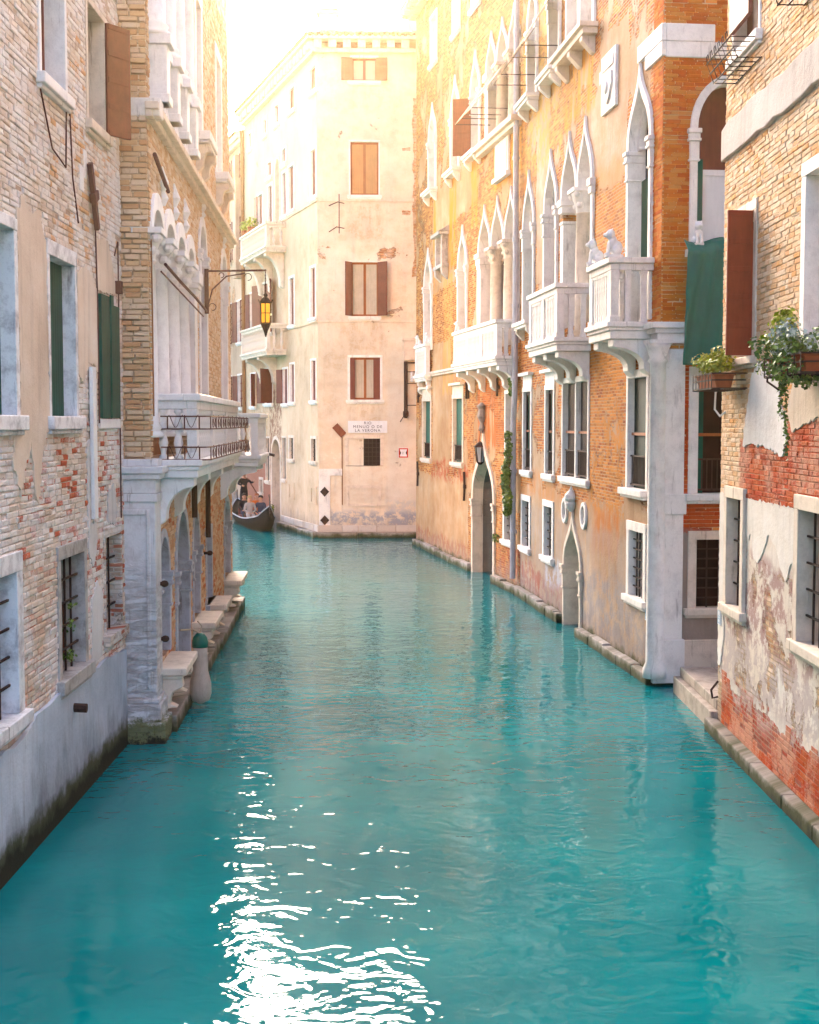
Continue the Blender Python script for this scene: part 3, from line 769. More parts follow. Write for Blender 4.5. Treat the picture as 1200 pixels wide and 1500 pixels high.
# water storey
MT['jamb'] = stone('weathered_jamb', (.46, .47, .52), (.17, .14, .13), .75)
gothic(L2, .55, 1.9, 1.0, 2.25, 2.93, 'round', .13, .34, .03, 'jamb', 'green_b', tracery=False)
gothic(L2, 2.55, 4.55, .15, 2.15, 3.2, 'round', .17, .5, .04, 'jamb', 'glass_brown', tracery=False, name='water_door')
gothic(L2, 5.1, 6.4, .95, 2.25, 2.95, 'round', .13, .34, .03, 'jamb', 'glass_brown', tracery=False)
win(L2, 7.45, 8.8, .95, 2.45, .15, .32, frame='jamb', pane='glass_brown', sill=.12)
gothic(L2, 11.6, 13.4, .95, 2.2, 2.85, 'round', .14, .34, .03, 'jamb', 'glass_brown', tracery=False)
for x0, x1 in ((.45, 2.0), (5.0, 6.6), (7.4, 8.9), (11.5, 13.55)):
    s = MB().box(x0, x1, -.42, .05, .84, .95).box(x0 + .05, x1 - .05, -.36, 0, .78, .84)
    for p in (x0 + .08, x1 - .3): s.prism_x([(0, .78), (-.34, .78), (-.36, .66), (-.2, .58), (-.16, .42), (-.28, .36), (0, .33)], p, p + .22)
    L2.part(s, 'stone_bench', 'stone_warm', bevel=.02)
# upper storey
for x0, x1 in ((.3, 1.65), (1.65, 3.0), (3.0, 4.35)):
    pass
hol = [(.25, 8.98), (4.5, 8.98), (4.5, 13.2), (.25, 13.2)]
L2.hole(hol, None, .6)
L2.part(MB().box(.25, 4.5, .4, .45, 8.9, 13.2), 'shutter', paint('faded_red_board', (.40, .13, .08), .8, .25))
for x in (.45, 1.7, 2.95, 4.3):
    p = MB().box(x - .17, x + .17, -.26, .1, 8.98, 9.78).box(x - .22, x + .22, -.32, .12, 9.78, 9.92).box(x - .2, x + .2, -.29, .1, 8.98, 9.1)
    p = L2.part(p, 'pedestal', 'stone_blue', bevel=.012)
    column(L2, x, -.02, 9.92, 13.0, .2, 'stone_blue', cap=.4)
for a, b in ((.68, 1.46), (1.93, 2.71), (3.18, 4.06)):
    s = MB().box(a - .05, b + .05, -.2, .02, 9.78, 9.9)
    n = 4
    for i in range(n): s.lathe(a + (b - a) * (i + .5) / n, -.09, [(.06, 8.98), (.04, 9.1), (.075, 9.3), (.04, 9.45), (.06, 9.6), (.05, 9.78)], 8)
    L2.part(s, 'balustrade', 'stone_blue')
win(L2, 6.3, 7.7, 9.85, 12.6, .22, .3, frame='stone_blue', pane='brown', sill=.16, sproj=.30)
win(L2, 10.4, 12.0, 9.85, 12.6, .24, .3, frame='stone_blue', pane='brown', sill=.16, sproj=.30)
for x in (6.35, 7.45, 10.45, 11.7): L2.part(bracket(x, x + .22, .28, 9.62, .5), 'bracket', 'stone_warm')
L2.panel([(0, -.6), (LW, -.6), (LW, 17), (0, 17)], 'L2', extra=body(LW, 17, 9))
MT['L2_brick'] = laid_brick('honey_laid_brick', [(.56, .30, .15), (.66, .45, .28), (.71, .53, .37), (.75, .61, .47)], [(-1, 15, -1, 3.7, [(.50, .20, .08), (.60, .36, .20), (.66, .46, .30)], .8, 0), (-1, 15, .3, 3.6, [(.50, .10, .03), (.54, .16, .05)], .9, .86)], dark=(.34, .20, .11))
brickwork(L2, .3, LW, 4.0, 8.7, 'L2_brick', bh=.072, bl=.27)
brickwork(L2, .3, LW, 9.0, 13.6, 'L2_brick', bh=.072, bl=.27)
brickwork(L2, .55, LW, .3, 3.7, 'L2_brick', bh=.072, bl=.27, miss=.02)
s = MB()
x = -.16
while x < LW:
    e = min(LW + .16, x + rnd.uniform(1.2, 2.2))
    s.box(x, e - .012, -.18 - rnd.uniform(0, .02), 0, 8.80, 8.90).box(x + .04, e - .03, -.10, 0, 8.70, 8.80)
    x = e
L2.part(s, 'string_course', 'stone_warm', bevel=.012)
L2.part(MB().box(-.06, .3, -.2, .5, 8.72, 8.97), 'corner_stone', 'stone', bevel=.02)
# ragged corner bricks on the end wall
q = MB(); z = 4.02
while z < 13.9:
    hgt = rnd.uniform(.066, .088); off = rnd.choice((0, .13)); y = -.015
    cuts = [-.015] + ([.10 + rnd.uniform(-.02, .02), .34 + rnd.uniform(-.03, .03)] if off else [.22 + rnd.uniform(-.03, .03)]) + [.62]
    for a, b in zip(cuts[:-1], cuts[1:]):
        o = -.022 - rnd.random() ** 1.6 * .06
        q.box(o, .01, a + .012, b - .012, z + .012, z + hgt - .004)
        if a < 0: q.box(.02, rnd.uniform(.14, .26), -.018 - rnd.uniform(0, .012), .0, z + .012, z + hgt - .004)
    z += hgt
L2.part(q, 'quoin', 'quoin', bevel=.014)
# stone corner pier
p = MB().box(-.10, .50, -.07, .6, .55, 3.45)
p.box(-.16, .54, -.13, .6, .30, .55).box(-.22, .58, -.19, .6, -.5, .30).box(-.13, .52, -.10, .6, .55, .62)
p.box(-.13, .53, -.10, .6, 3.40, 3.52).box(-.11, .5, -.08, .6, 3.52, 3.72).box(-.18, .58, -.15, .6, 3.72, 3.80).box(-.23, .62, -.2, .6, 3.80, 3.90).box(-.15, .54, -.12, .6, 3.90, 4.0)
for y0, y1, z0, z1 in ((0, .06, .75, 3.3), (.44, .5, .75, 3.3), (.06, .44, 3.22, 3.3), (.06, .44, 1.2, 1.27)): p.box(-.13, -.10, y0, y1, z0, z1)
MT['pier'] = stone('layered_stone', (.70, .68, .67), (.33, .28, .25), .5, layers=1)
L2.part(p, 'corner_pier', 'pier', bevel=.015)
led = MB(); x = .55
while x < LW + .1:
    e = min(LW + .15, x + rnd.uniform(.9, 1.7))
    led.box(x, e - .015, -.26 - rnd.uniform(0, .05), 0, -.5, .24 + rnd.uniform(-.03, .03)); x = e
MT['ledge'] = facade('wet_stone', [(.3, .3, .3), (.4, .4, .4)], (.3, .3, .3), [(.33, .29, .25), (.48, .44, .41)], bias=.8, seed=12, damp=(.25, (.2, .16, .12)), algae=.23)
L2.part(led, 'base_course', 'ledge', bevel=.02)
balcony(L2, .35, 8.15, .62, 3.72, 3.98, 4.92, 'lathe', brk=(.62, 2.75, 5.1, 7.6), bh=.72, bw=.34, mat='stone_blue', posts=(.33, .66), step=.30)
balcony(L2, 10.8, 13.9, .85, 3.55, 3.80, 4.72, 'lathe', brk=(11.1, 13.5), bh=.75, bw=.36, mat='stone_blue', step=.32)
L2.part(MB().tube([(.2, -.08, 8.25), (1.7, -.08, 7.98)], .03, 6), 'iron_bar', 'iron_pink')
L2.part(MB().tube([(.1, -.03, 7.3), (.08, -.04, 6.2), (.1, -.04, 4.6)], .012, 5), 'cable', 'pipe_o')
for x, zb in ((4.75, 2.85), (7.15, 2.3)): L2.part(MB().tube([(x, -.1, 3.9), (x, -.1, zb)], .05, 8), 'drainpipe', 'iron')
for x, z in ((.35, 2.2), (.37, 1.4), (7.1, 2.0)): L2.part(MB().ell((x, -.13, z), (.045, .06, .05)).tube([(x, -.12, z), (x, 0, z)], .03), 'mooring_knob', 'iron')

# iron flower racks hung on the balcony
def on_wall(B, name, x, y, z, label, cat, xf=None, group=None):
    """an Empty for a thing that hangs on, or stands against, a wall"""
    p = local(xf, x, y) if xf else (x, y); r = B.root
    c, q = math.cos(B.ang), math.sin(B.ang)
    return empty(name, (r.location.x + c * p[0] - q * p[1], r.location.y + q * p[0] + c * p[1], z), B.ang + (xf[2] if xf else 0), label, cat, group)
def local(xf, x, y): return (xf[0] + math.cos(xf[2]) * x - math.sin(xf[2]) * y, xf[1] + math.sin(xf[2]) * x + math.cos(xf[2]) * y)
def rack(B, x0, x1, y, z, h, label):
    e = on_wall(B, 'flower_rack', x0, y, z, label, 'flower rack', None, 'iron racks on the left balcony')
    f = MB(); w = x1 - x0
    for zz in (0, h): f.tube([(w, .2, zz), (w, 0, zz), (0, 0, zz), (-.12, .06, zz), (-.12, .70, zz)], .011, 5)
    n = int(w / .8)
    for i in range(n + 1): f.tube([(w * i / n, 0, 0), (w * i / n, 0, h)], .009, 5)
    for yy in (.15, .36, .6): f.tube([(-.12, yy, 0), (-.12, yy, h)], .011, 5)
    f.build('frame', 'iron_pink', e)
    c = MB()
    for i in range(n):
        a = w * (i + .5) / n
        for sg in (-1, 1):
            c.tube([(a + sg * (.02 + .12 * math.sin(t * .9)), 0, .02 + h * t / 7) for t in range(8)], .005, 4)
            c.tube([(a + sg * (.2 + .06 * math.cos(t)), -.01, h * .5 + .06 * math.sin(t)) for t in [k * .9 for k in range(7)]], .005, 4)
    for yy in (.26, .48):
        c.tube([(-.125, yy - .1 + .02 * t, .02 + h * .5 * (1 + math.cos(t * .6))) for t in range(11)], .006, 4)
    c.build('scrollwork', 'iron_pink', e)
    return e
rack(L2, .45, 8.3, -.80, 4.42, .18, 'upper row of scrolled rusty iron rack along the left balcony')
rack(L2, .45, 8.3, -.80, 3.98, .18, 'lower row of scrolled rusty iron rack along the left balcony floor')

# ------------------------------------------------------------------ cream corner house at the bend
MT['FF'] = facade('cream_render', [(.45, .17, .06), (.55, .25, .10)], (.5, .35, .22), [(.60, .45, .30), (.71, .58, .43), (.75, .65, .52)], bias=.165, seed=21, nscale=.8, wobble=.15,
                  patches=[(3.74, 3.88, 10.2, 17.0, -.5), (3.3, 3.6, 12.6, 12.7, -.5), (3.3, 3.6, 15.0, 15.1, -.5)],
                  tints=[(.45, 4.5, .45, 1.05, (.22, .26, .34), .75, 'n'), (2.7, 4.5, .4, 1.5, (.25, .28, .35), .5, 'n'), (0, 1.0, 2.6, 4.5, (.62, .38, .16), .55, 'n'), (0, 4.5, 5.9, 6.15, (.45, .26, .12), .5, 'n'), (2.7, 4.5, 1.5, 6, (.62, .55, .48), .5, 'f'), (1.15, 2.5, 11.6, 13.1, (.46, .30, .17), .45, 's'), (1.2, 2.6, 7.3, 8.5, (.46, .30, .17), .45, 's'), (1.1, 2.6, 4.6, 5.3, (.46, .30, .17), .4, 's'), (1.2, 2.6, 16.6, 17.5, (.5, .34, .2), .4, 's'), (0, 4.5, 1, 18, (.74, .68, .58), .35, 'n')],
                  damp=(.6, (.3, .25, .2)), algae=.1, streak=.35)
MT['FL'] = facade('tan_render', [(.45, .17, .06), (.55, .25, .10)], (.5, .35, .22), [(.52, .34, .20), (.64, .46, .30), (.68, .52, .36)], bias=.2, seed=25, nscale=.7,
                  tints=[(3, 8.4, -1, 3.2, (.30, .09, .055), .85, 'f'), (8.2, 10.6, 2.5, 6.0, (.24, .09, .05), .8, 'n'), (3.0, 8.0, 3.2, 5.3, (.45, .25, .13), .5, 'n'), (3, 17, 12, 19, (.66, .52, .36), .4, 'f')],
                  damp=(.6, (.26, .2, .17)), algae=.15, streak=.35)
FX = (-3.57, 53.51)
F = Bld('corner_house', FX, (4.43, 53.76), 'tall cream corner house with dentil cornice and brown shuttered windows facing down the canal')
fang = math.atan2(-16, .335 * 16) - F.ang
FLX = (-16.87 * math.cos(fang), -16.87 * math.sin(fang), fang)
FT = 18.85
win(F, 1.28, 2.38, 17.66, 18.62, .08, .2, pane='curtain', sash='brown', shut=[(-1, .42, 172, 'brown'), (1, .42, 172, 'brown')], sext=.1)
win(F, 1.22, 2.44, 13.32, 15.42, .07, .2, pane='curtain_o', sash='wood_o', frame='stone', curtain='curtain_o')
win(F, 1.26, 2.40, 8.66, 10.80, .05, .2, pane='curtain', sash='wood_o', curtain='curtain', shut=[(-1, .42, 125, 'maroon'), (1, .5, 135, 'maroon')])
win(F, 1.15, 2.52, 5.42, 7.16, .10, .2, pane='curtain', sash='wood_o', curtain='curtain', frame='stone')
W = F.root.children[-1]
for a, b in ((1.25, 1.44), (2.16, 2.42)): F.part(MB().box(a, b, -.02, .08, 5.44, 7.02), 'shutter', 'maroon', parent=W)
win(F, 1.05, 2.56, 2.84, 4.04, .14, .16, frame='stone_warm', pane='glass_brown', sill=0, bars=(8, 6))
F.part(MB().box(1.19, 1.77, -.01, .1, 2.84, 3.9), 'infill_panel', 'FF')
fr = MB().ring([(1.1, 1.25), (2.45, 1.25), (2.45, 2.06), (1.1, 2.06)], [(1.2, 1.33), (2.35, 1.33), (2.35, 1.95), (1.2, 1.95)], -.03, .05)
F.part(fr, 'blind_frame', 'stone_warm')
F.part(MB().box(.02, .46, -.05, .02, .5, 2.45).box(.02, .93, -.055, .02, 2.45, 2.72), 'corner_stone', 'stone', bevel=.01)
for z in (1.82, .70): F.part(MB().prism([(.06, z), (.24, z - .2), (.42, z), (.24, z + .2)], -.075, -.045), 'iron_plate', 'iron')
a = MB().box(-.14, .14, -.06, -.02, -.26, .26); a.xform(0, Matrix.Translation((.82, 0, 4.22)) @ Matrix.Rotation(R(-42), 4, 'Y')); F.part(a, 'rust_plate', 'brown')
F.part(MB().box(.91, .95, -.03, .01, 1.3, 4.05), 'stay_rod', 'pipe_o')
F.part(MB().box(0, 1.0, -.03, .01, 2.74, 2.78).box(0, 5, -.05, .01, 13.06, 13.2).box(0, 5, -.04, .01, 8.42, 8.52), 'string_course', 'FF', bevel=.01)
F.part(MB().box(3.02, 3.06, -.02, .02, 8.5, 18.3), 'seam', 'FF')
# corner bracket for a lost lamp
F.part(MB().tube([(.45, -.05, 11.9), (.75, -.35, 12.05), (1.05, -.3, 12.0)], .02).tube([(.45, -.05, 12.9), (.8, -.35, 13.0), (1.05, -.3, 12.95)], .02).tube([(.85, -.35, 11.8), (.85, -.35, 13.3)], .02), 'iron_bracket', 'iron_pink')
# wiring box and cable mast on the right
F.part(MB().box(3.36, 4.0, -.25, .02, 6.95, 7.75).box(3.3, 4.1, -.3, .02, 7.7, 7.8), 'meter_box', 'stone_warm', bevel=.01)
mm = MB().tube([(3.42, -.18, 4.9), (3.42, -.18, 6.9)], .075, 8).tube([(3.42, -.18, 6.85), (4.2, -.18, 6.85)], .03)
for z in (5.2, 6.05, 6.5): mm.tube([(3.42, -.18, z), (4.1, -.1, z)], .018)
mm.tube([(3.42, -.18, 4.9), (3.2, -.2, 4.55)], .02).lathe(3.42, -.18, [(.05, 4.7), (.11, 4.8), (.11, 4.95), (.05, 5.02)], 8)
mm = F.part(mm, 'cable_mast', 'iron')
i_ = MB()
for z in (6.2, 6.4): i_.lathe(3.66, -.2, [(.03, z - .1), (.07, z - .06), (.05, z), (.08, z + .05), (.03, z + .1)], 8)
F.part(i_, 'insulator', 'white', parent=mm)
# left face of the same house
for x0, x1, z0, z1 in ((15.7, 16.85, 17.4, 18.4), (12.2, 13.4, 17.4, 18.4), (9.6, 10.5, 17.4, 18.3), (7.3, 8.15, 17.4, 18.2), (4.1, 4.95, 17.4, 18.2)):
    win(F, x0, x1, z0, z1, .1, .12, pane='brown', xf=FLX)
for x0, x1, z0, z1 in ((15.8, 16.8, 13.35, 15.25), (12.1, 13.2, 13.35, 15.25), (10.95, 11.8, 15.5, 16.2), (8.1, 9.1, 15.4, 16.15), (10.95, 11.85, 13.3, 15.2), (8.2, 9.2, 13.3, 15.1)):
    win(F, x0, x1, z0, z1, .1, .12, pane='brown', xf=FLX)
win(F, 6.1, 7.2, 13.3, 15.0, .08, .12, pane='brown', xf=FLX, shut=[(-1, .5, 178, 'brown')])
gothic(F, 9.6, 10.7, 13.2, 15.2, 16.05, 'round', .12, .3, .03, 'stone_warm', 'curtain_o', xf=FLX, tracery=False, cap=False)
for x0, x1, z0, z1 in ((15.7, 16.65, 8.65, 10.7), (12.15, 13.15, 8.6, 10.65)): win(F, x0, x1, z0, z1, .1, .12, pane='brown', xf=FLX)
win(F, 6.9, 9.0, 8.55, 10.9, .08, .12, pane='brown', xf=FLX, shut=[(-1, .95, 165, 'brown'), (1, .95, 165, 'brown')])
win(F, 4.2, 5.2, 8.6, 10.7, .08, .12, pane='maroon', xf=FLX, shut=[(-1, .5, 170, 'maroon'), (1, .5, 165, 'maroon')])
for x0, x1 in ((15.75, 16.65), (12.2, 13.1)): win(F, x0, x1, 5.4, 7.05, .08, .12, pane='maroon', xf=FLX)
win(F, 7.3, 9.0, 5.4, 7.0, .08, .12, pane='maroon', xf=FLX, shut=[(-1, .85, 170, 'maroon'), (1, .8, 130, 'maroon')])
win(F, 10.9, 11.9, 5.35, 6.9, .08, .12, pane='maroon', xf=FLX, shut=[(-1, .45, 160, 'maroon')])
win(F, 4.2, 5.4, 5.3, 6.9, .08, .12, pane='maroon', xf=FLX, shut=[(1, .5, 150, 'maroon')])
for x0, x1 in ((15.7, 16.65), (11.95, 12.9)): win(F, x0, x1, 3.0, 4.0, .12, .12, pane='glass_brown', xf=FLX, bars=(4, 5), frame='stone_warm')
win(F, 10.75, 11.5, 2.1, 3.95, .08, .12, pane='glass_brown', xf=FLX, frame='stone_warm')
win(F, 7.45, 8.3, 1.9, 3.9, .08, .12, pane='glass_brown', xf=FLX, frame='stone_warm')
win(F, 6.1, 7.0, 2.9, 3.9, .1, .12, pane='glass_brown', xf=FLX, frame='stone_warm')
win(F, 6.0, 6.85, 1.3, 2.0, .12, .12, pane='glass_brown', xf=FLX, frame='stone_warm')
gothic(F, 8.5, 10.45, -.3, 3.0, 3.95, 'round', .16, .6, .02, 'stone_warm', 'glass_brown', xf=FLX, tracery=False, cap=False, name='water_door')
for z0, z1 in ((1.3, 2.0),):
    for a in (15.75, 12.0): F.part(MB().ring([(a, z0), (a + .9, z0), (a + .9, z1), (a, z1)], [(a + .08, z0 + .08), (a + .82, z0 + .08), (a + .82, z1 - .08), (a + .08, z1 - .08)], -.03, .03), 'blind_frame', 'FL', FLX)
F.part(MB().box(3.05, 16.9, -.05, .01, 13.08, 13.2).box(3.05, 16.9, -.04, .01, 8.42, 8.52), 'string_course', 'FL', FLX, bevel=.01)
balcony(F, 6.2, 11.6, .85, 11.75, 12.0, 13.0, 'lathe', brk=(6.8, 8.9, 11.0), bh=1.5, bw=.4, mat='stone_warm', xf=FLX, step=.3)
balcony(F, 6.2, 11.6, .85, 7.4, 7.65, 8.75, 'lathe', brk=(7.0, 9.5), bh=1.2, bw=.4, mat='stone_warm', xf=FLX, step=.3)
F.part(MB().tube([(3.1, -.1, 18.5), (3.1, -.1, 3.0)], .09, 8), 'drainpipe', 'pipe_o', FLX)
F.part(MB().tube([(10.5, -.3, 3.1), (10.2, -.9, 3.25), (9.2, -1.0, 3.5)], .06, 8).box(8.6, 9.4, -1.1, -.9, 3.2, 3.7), 'wall_lamp', 'iron', FLX)
F.panel([(0, -.6), (8, -.6), (8, FT), (0, FT)], 'FF')
F.panel([(3.05, -.6), (16.87, -.6), (16.87, FT), (3.05, FT)], 'FL', FLX)
# base stones, kerb
MT['block'] = island_brick('base_block', [(.40, .30, .22), (.50, .42, .35), (.58, .52, .46), (.46, .40, .36)], (.28, .2, .14))
for xf, a, b in ((None, 0.0, 8.0), (FLX, 10.5, 16.87)):
    s = MB(); k = MB(); x = a
    while x < b - .05:
        e = min(b, x + rnd.uniform(.5, 1.0)); s.box(x + .012, e - .012, -.05 - rnd.uniform(0, .02), .01, .24, .50); x = e
    F.part(s, 'base_course', 'block', xf, bevel=.012)
    x = a - (.02 if xf is None else 0)
    while x < b - .05:
        e = min(b, x + rnd.uniform(1, 1.8)); k.box(x + .01, e - .01, -.24, .0, -.5, .22 + rnd.uniform(-.02, .02)); x = e
    F.part(k, 'kerb', 'ledge', xf, bevel=.015)
# cornice with dentils, roof, chimneys
cn = MB().box(-.18, 8.2, -.2, .1, FT - .14, FT).box(-.3, 8.3, -.45, .1, FT + .3, FT + .44)
x = -.1
while x < 8: cn.box(x, x + .3, -.32, .02, FT, FT + .3); x += .56
F.part(cn, 'cornice', 'stone_warm', bevel=.01)
cn = MB().box(3.05, 17.0, -.2, .1, FT - .14, FT).box(3.05, 17.2, -.45, .1, FT + .3, FT + .44)
x = 3.1
while x < 16.8: cn.box(x, x + .3, -.32, .02, FT, FT + .3); x += .56
F.part(cn, 'cornice', 'stone_warm', FLX, bevel=.01)
def tile_mat():
    m, nt, b = newmat('clay_tiles'); g = G(nt); t = g.n('ShaderNodeTexCoord').outputs['Object']
    n = g.noise(t, 4, 5, .7)
    g.put(b.inputs['Base Color'], g.ramp(n, [(.3, (.25, .12, .06)), (.55, (.42, .24, .13)), (.75, (.5, .36, .24))])); b.inputs['Roughness'].default_value = .9
    g.bump(g.m('MULTIPLY', n, .02), b); return m
MT['tile'] = tile_mat()
c0 = local(FLX, 17.25, -.5); c1 = local(FLX, 3.05, -.5); c2 = local(FLX, 3.05, 9); c3 = (8.3, 9.0); c4 = (8.3, -.5); ap1 = (3.6, 4.6)
ap2 = local(FLX, 6.5, 4.5)
zt = FT + .44; zr_ = FT + 2.0
rf = MB().add([(c0[0], c0[1], zt), (c4[0], c4[1], zt), (c3[0], c3[1], zt), (c2[0], c2[1], zt), (c1[0], c1[1], zt), (ap1[0], ap1[1], zr_), (ap2[0], ap2[1], zr_), (8.3, 4.6, zr_)],
              [(0, 1, 7, 5), (1, 2, 7), (2, 3, 6, 5, 7), (3, 4, 6), (4, 0, 5, 6)])
def tiles(mb, a, b, c, d, n):
    """rows of half-round clay tiles on the slope a-b (eave) to d-c (ridge)"""
    a, b, c, d = map(Vector, (a, b, c, d))
    for i in range(n):
        t = (i + .5) / n; p = a.lerp(b, t); q = d.lerp(c, t); mb.tube([p + Vector((0, 0, .02)), q + Vector((0, 0, .02))], .09, 6)
tiles(rf, (c0[0], c0[1], zt), (c4[0], c4[1], zt), (8.3, 4.6, zr_), (ap1[0], ap1[1], zr_), 38)
tiles(rf, (c1[0], c1[1], zt), (c0[0], c0[1], zt), (ap1[0], ap1[1], zr_), (ap2[0], ap2[1], zr_), 60)
RF = F.part(rf, 'roof', 'tile')
def chimney(x, y, z0, h, s=.3):
    c = MB().box(x - s, x + s, y - s, y + s, z0, z0 + h).box(x - s - .1, x + s + .1, y - s - .1, y + s + .1, z0 + h, z0 + h + .1)
    c.add([(x - s - .15, y - s - .15, z0 + h + .12), (x + s + .15, y - s - .15, z0 + h + .12), (x + s + .15, y + s + .15, z0 + h + .12), (x - s - .15, y + s + .15, z0 + h + .12), (x, y, z0 + h + .5)], [(0, 3, 2, 1), (0, 1, 4), (1, 2, 4), (2, 3, 4), (3, 0, 4)])
    F.part(c, 'chimney', 'FF', parent=RF)
p = local(FLX, 15.2, .9); chimney(p[0], p[1], FT + .3, 1.5, .33)
p = local(FLX, 8.0, .9); chimney(p[0], p[1], FT + .3, 1.1, .3)
F.part(MB().box(3.55, 6.5, 1.2, 5, FT, FT + 4.2), 'roof_tower', 'FF')
# back walls of the house, set inside its own outline
pb = [local(FLX, 3.05, 9), local(FLX, 3.05, 0.01)]
bw_ = MB().add([(8, .0, -.6), (8, 9, -.6), (8, 9, FT), (8, 0, FT), (pb[0][0], pb[0][1], -.6), (pb[0][0], pb[0][1], FT), (pb[1][0], pb[1][1], -.6), (pb[1][0], pb[1][1], FT)],
               [(0, 1, 2, 3), (1, 4, 5, 2), (4, 6, 7, 5)])
F.part(bw_, 'side_wall', 'FL', recalc=False)

# ------------------------------------------------------------------ houses further up the side canal
MT['F2'] = facade('far_render', [(.42, .16, .08), (.5, .25, .12)], (.5, .36, .24), [(.46, .30, .20), (.58, .42, .30)], bias=.12, seed=31, tints=[(-14, 3, -1, 3, (.30, .10, .06), .7, 'f')], algae=.2)
f2e = (FX[0] - .318 * 13.82, FX[1] + .948 * 13.82); f2o = (f2e[0] - .318 * 14, f2e[1] + .948 * 14)
F2 = Bld('canal_house', f2o, f2e, 'narrow tan house with maroon shutters beyond the drainpipe of the corner house')
for z0, z1 in ((5.3, 6.95), (8.5, 10.6), (12.6, 14.6), (16.4, 17.6)):
    for x in (12.1, 9.6, 6.5, 3.0): win(F2, x, x + 1.1, z0, z1, .09, .22, pane='maroon', shut=[(-1, .55, 168, 'maroon'), (1, .55, 172, 'maroon')])
F2.panel([(0, -.6), (14, -.6), (14, 18.2), (0, 18.2)], 'F2', extra=body(14, 18.2, 8))
F2.part(MB().box(-.2, 14.0, -.35, .1, 18.2, 18.45).box(-.2, 14.0, -.2, .1, 18.0, 18.2), 'cornice', 'stone_warm')
F2.part(MB().add([(-.3, -.5, 18.45), (14, -.5, 18.45), (14, 4, 19.8), (-.3, 4, 19.8), (-.3, 8.2, 18.45), (14, 8.2, 18.45)], [(0, 1, 2, 3), (3, 2, 5, 4), (0, 3, 4), (1, 5, 2)]), 'roof', 'tile')
F2.part(MB().box(12.6, 13.3, -.3, 0, 11.6, 17.5), 'flue', 'F2', bevel=.02)
F3 = Bld('far_house', (f2o[0] - 14, f2o[1] + 3), (f2o[0] + .2, f2o[1] + 1.5), 'far tan house closing the side canal behind the maroon shuttered house')
for z0 in (3, 6.5, 10): 
    for x in (4, 7.5, 11): win(F3, x, x + 1.1, z0, z0 + 1.8, .1, .2, pane='maroon')
F3.panel([(0, -.6), (F3.L, -.6), (F3.L, 15), (0, 15)], 'F2', extra=body(F3.L, 15, 6))

# ------------------------------------------------------------------ far gothic palace on the right (long balcony, pointed water door)
YEL = (.68, .25, .008)
MT['R3'] = facade('ochre_brick', [(.32, .07, .010), (.44, .13, .02), (.49, .19, .04), (.51, .27, .09)], (.44, .27, .13), [(.38, .19, .08), (.47, .28, .14), (.52, .38, .24)], bias=-.03, seed=41, nscale=.7,
                  patches=[(-1, 8.9, -1, 2.75, .7), (3.2, 6.2, 3.2, 7.2, .5), (3.2, 6.3, 9, 12.3, .5), (5, 10, 11, 12.5, .4), (9, 9.6, 3, 6, -.5), (12.6, 13.6, -1, 6, -.3), (8.9, 9.6, 3, 5.5, -.5), (9.0, 12, 9, 11, -.4), (3, 9.5, 7.0, 9.0, -.3), (10, 15.3, 2.2, 3.1, .3)],
                  tints=[(3.3, 3.9, 8.6, 12.4, YEL, .9, 's'), (6.0, 7.1, 9.5, 12.4, YEL, .95, 's'), (9.2, 10.2, 10.4, 12.2, YEL, .9, 's'), (12.0, 15.2, 11.0, 12.3, YEL, .9, 's'), (5, 6.6, 5.5, 9.3, (.6, .30, .06), .7, 's'), (10.2, 13.4, 3.8, 6.2, (.50, .12, .02), .95, 's'), (3.0, 9.0, 2.6, 3.25, (.40, .07, .02), .8, 'n'), (8.8, 9.6, 3, 5, (.5, .16, .04), .6, 'n'), (12.6, 15.3, .2, 1.1, (.34, .06, .025), .8, 'n'), (-1, 9, .2, .7, (.36, .10, .04), .7, 'n')],
                  damp=(.45, (.26, .2, .16)), algae=.3)
R3 = Bld('gothic_palace', (.25, 50.77), (2.91, 35.72), 'ochre gothic palace with long stone balcony over a pointed water door')
win(R3, 1.3, 2.98, 3.26, 5.42, .13, .14, pane='green', cornice=True, mull=0, railing=.55, frame='stone_warm', lint=.14)
win(R3, 6.6, 8.26, 3.26, 5.42, .13, .14, pane='green', cornice=True, railing=.55, frame='stone_warm', lint=.14)
win(R3, 13.6, 14.78, 3.32, 5.4, .11, .28, pane='brown_dark', railing=.6)
win(R3, 13.45, 14.7, 1.32, 2.6, .14, .3, pane='glass_brown', bars=(4, 6))
gothic(R3, 9.62, 12.55, -.45, 2.25, 4.3, 'ogee', .17, .30, .06, 'stone_warm', 'glass', tracery=False, name='water_door')
dd = R3.root.children[-1]
R3.part(MB().lathe(11.1, -.08, [(.02, 4.22), (.09, 4.35), (.05, 4.5), (.14, 4.7), (.10, 4.9), (.16, 5.0), (.03, 5.1)], 8), 'finial', 'stone_grey', parent=dd)
for x in (8.9, 2.4 - 1.7, 12.9, 9.2): R3.part(MB().tube([(x, -.06, 5.25), (x, -.06, 5.75)], .035, 6).box(x - .05, x + .05, -.07, 0, 5.45, 5.55), 'wall_anchor', 'iron')
for x, z in ((.55, 2.2), (8.6, 2.1)): R3.part(MB().tube([(x, -.06, z), (x + .03, -.05, z + .45), (x, -.06, z + .9)], .04, 6).box(x - .07, x + .07, -.08, 0, z + .38, z + .5), 'wall_anchor', 'iron')
gothic(R3, 1.7, 3.2, 7.05, 9.35, 10.65, fw=.14, frame='stone', pane='glass_brown', tracery=True)
gothic(R3, 7.45, 8.85, 6.9, 9.35, 10.65, fw=.14, frame='stone', pane='glass_brown', tracery=True)
xs = [10.35, 11.95, 13.5, 15.0]
A = grp(R3, xs, 6.6, 9.45, 10.8, 'ogee', .12, .6, 'stone', 'glass_brown')
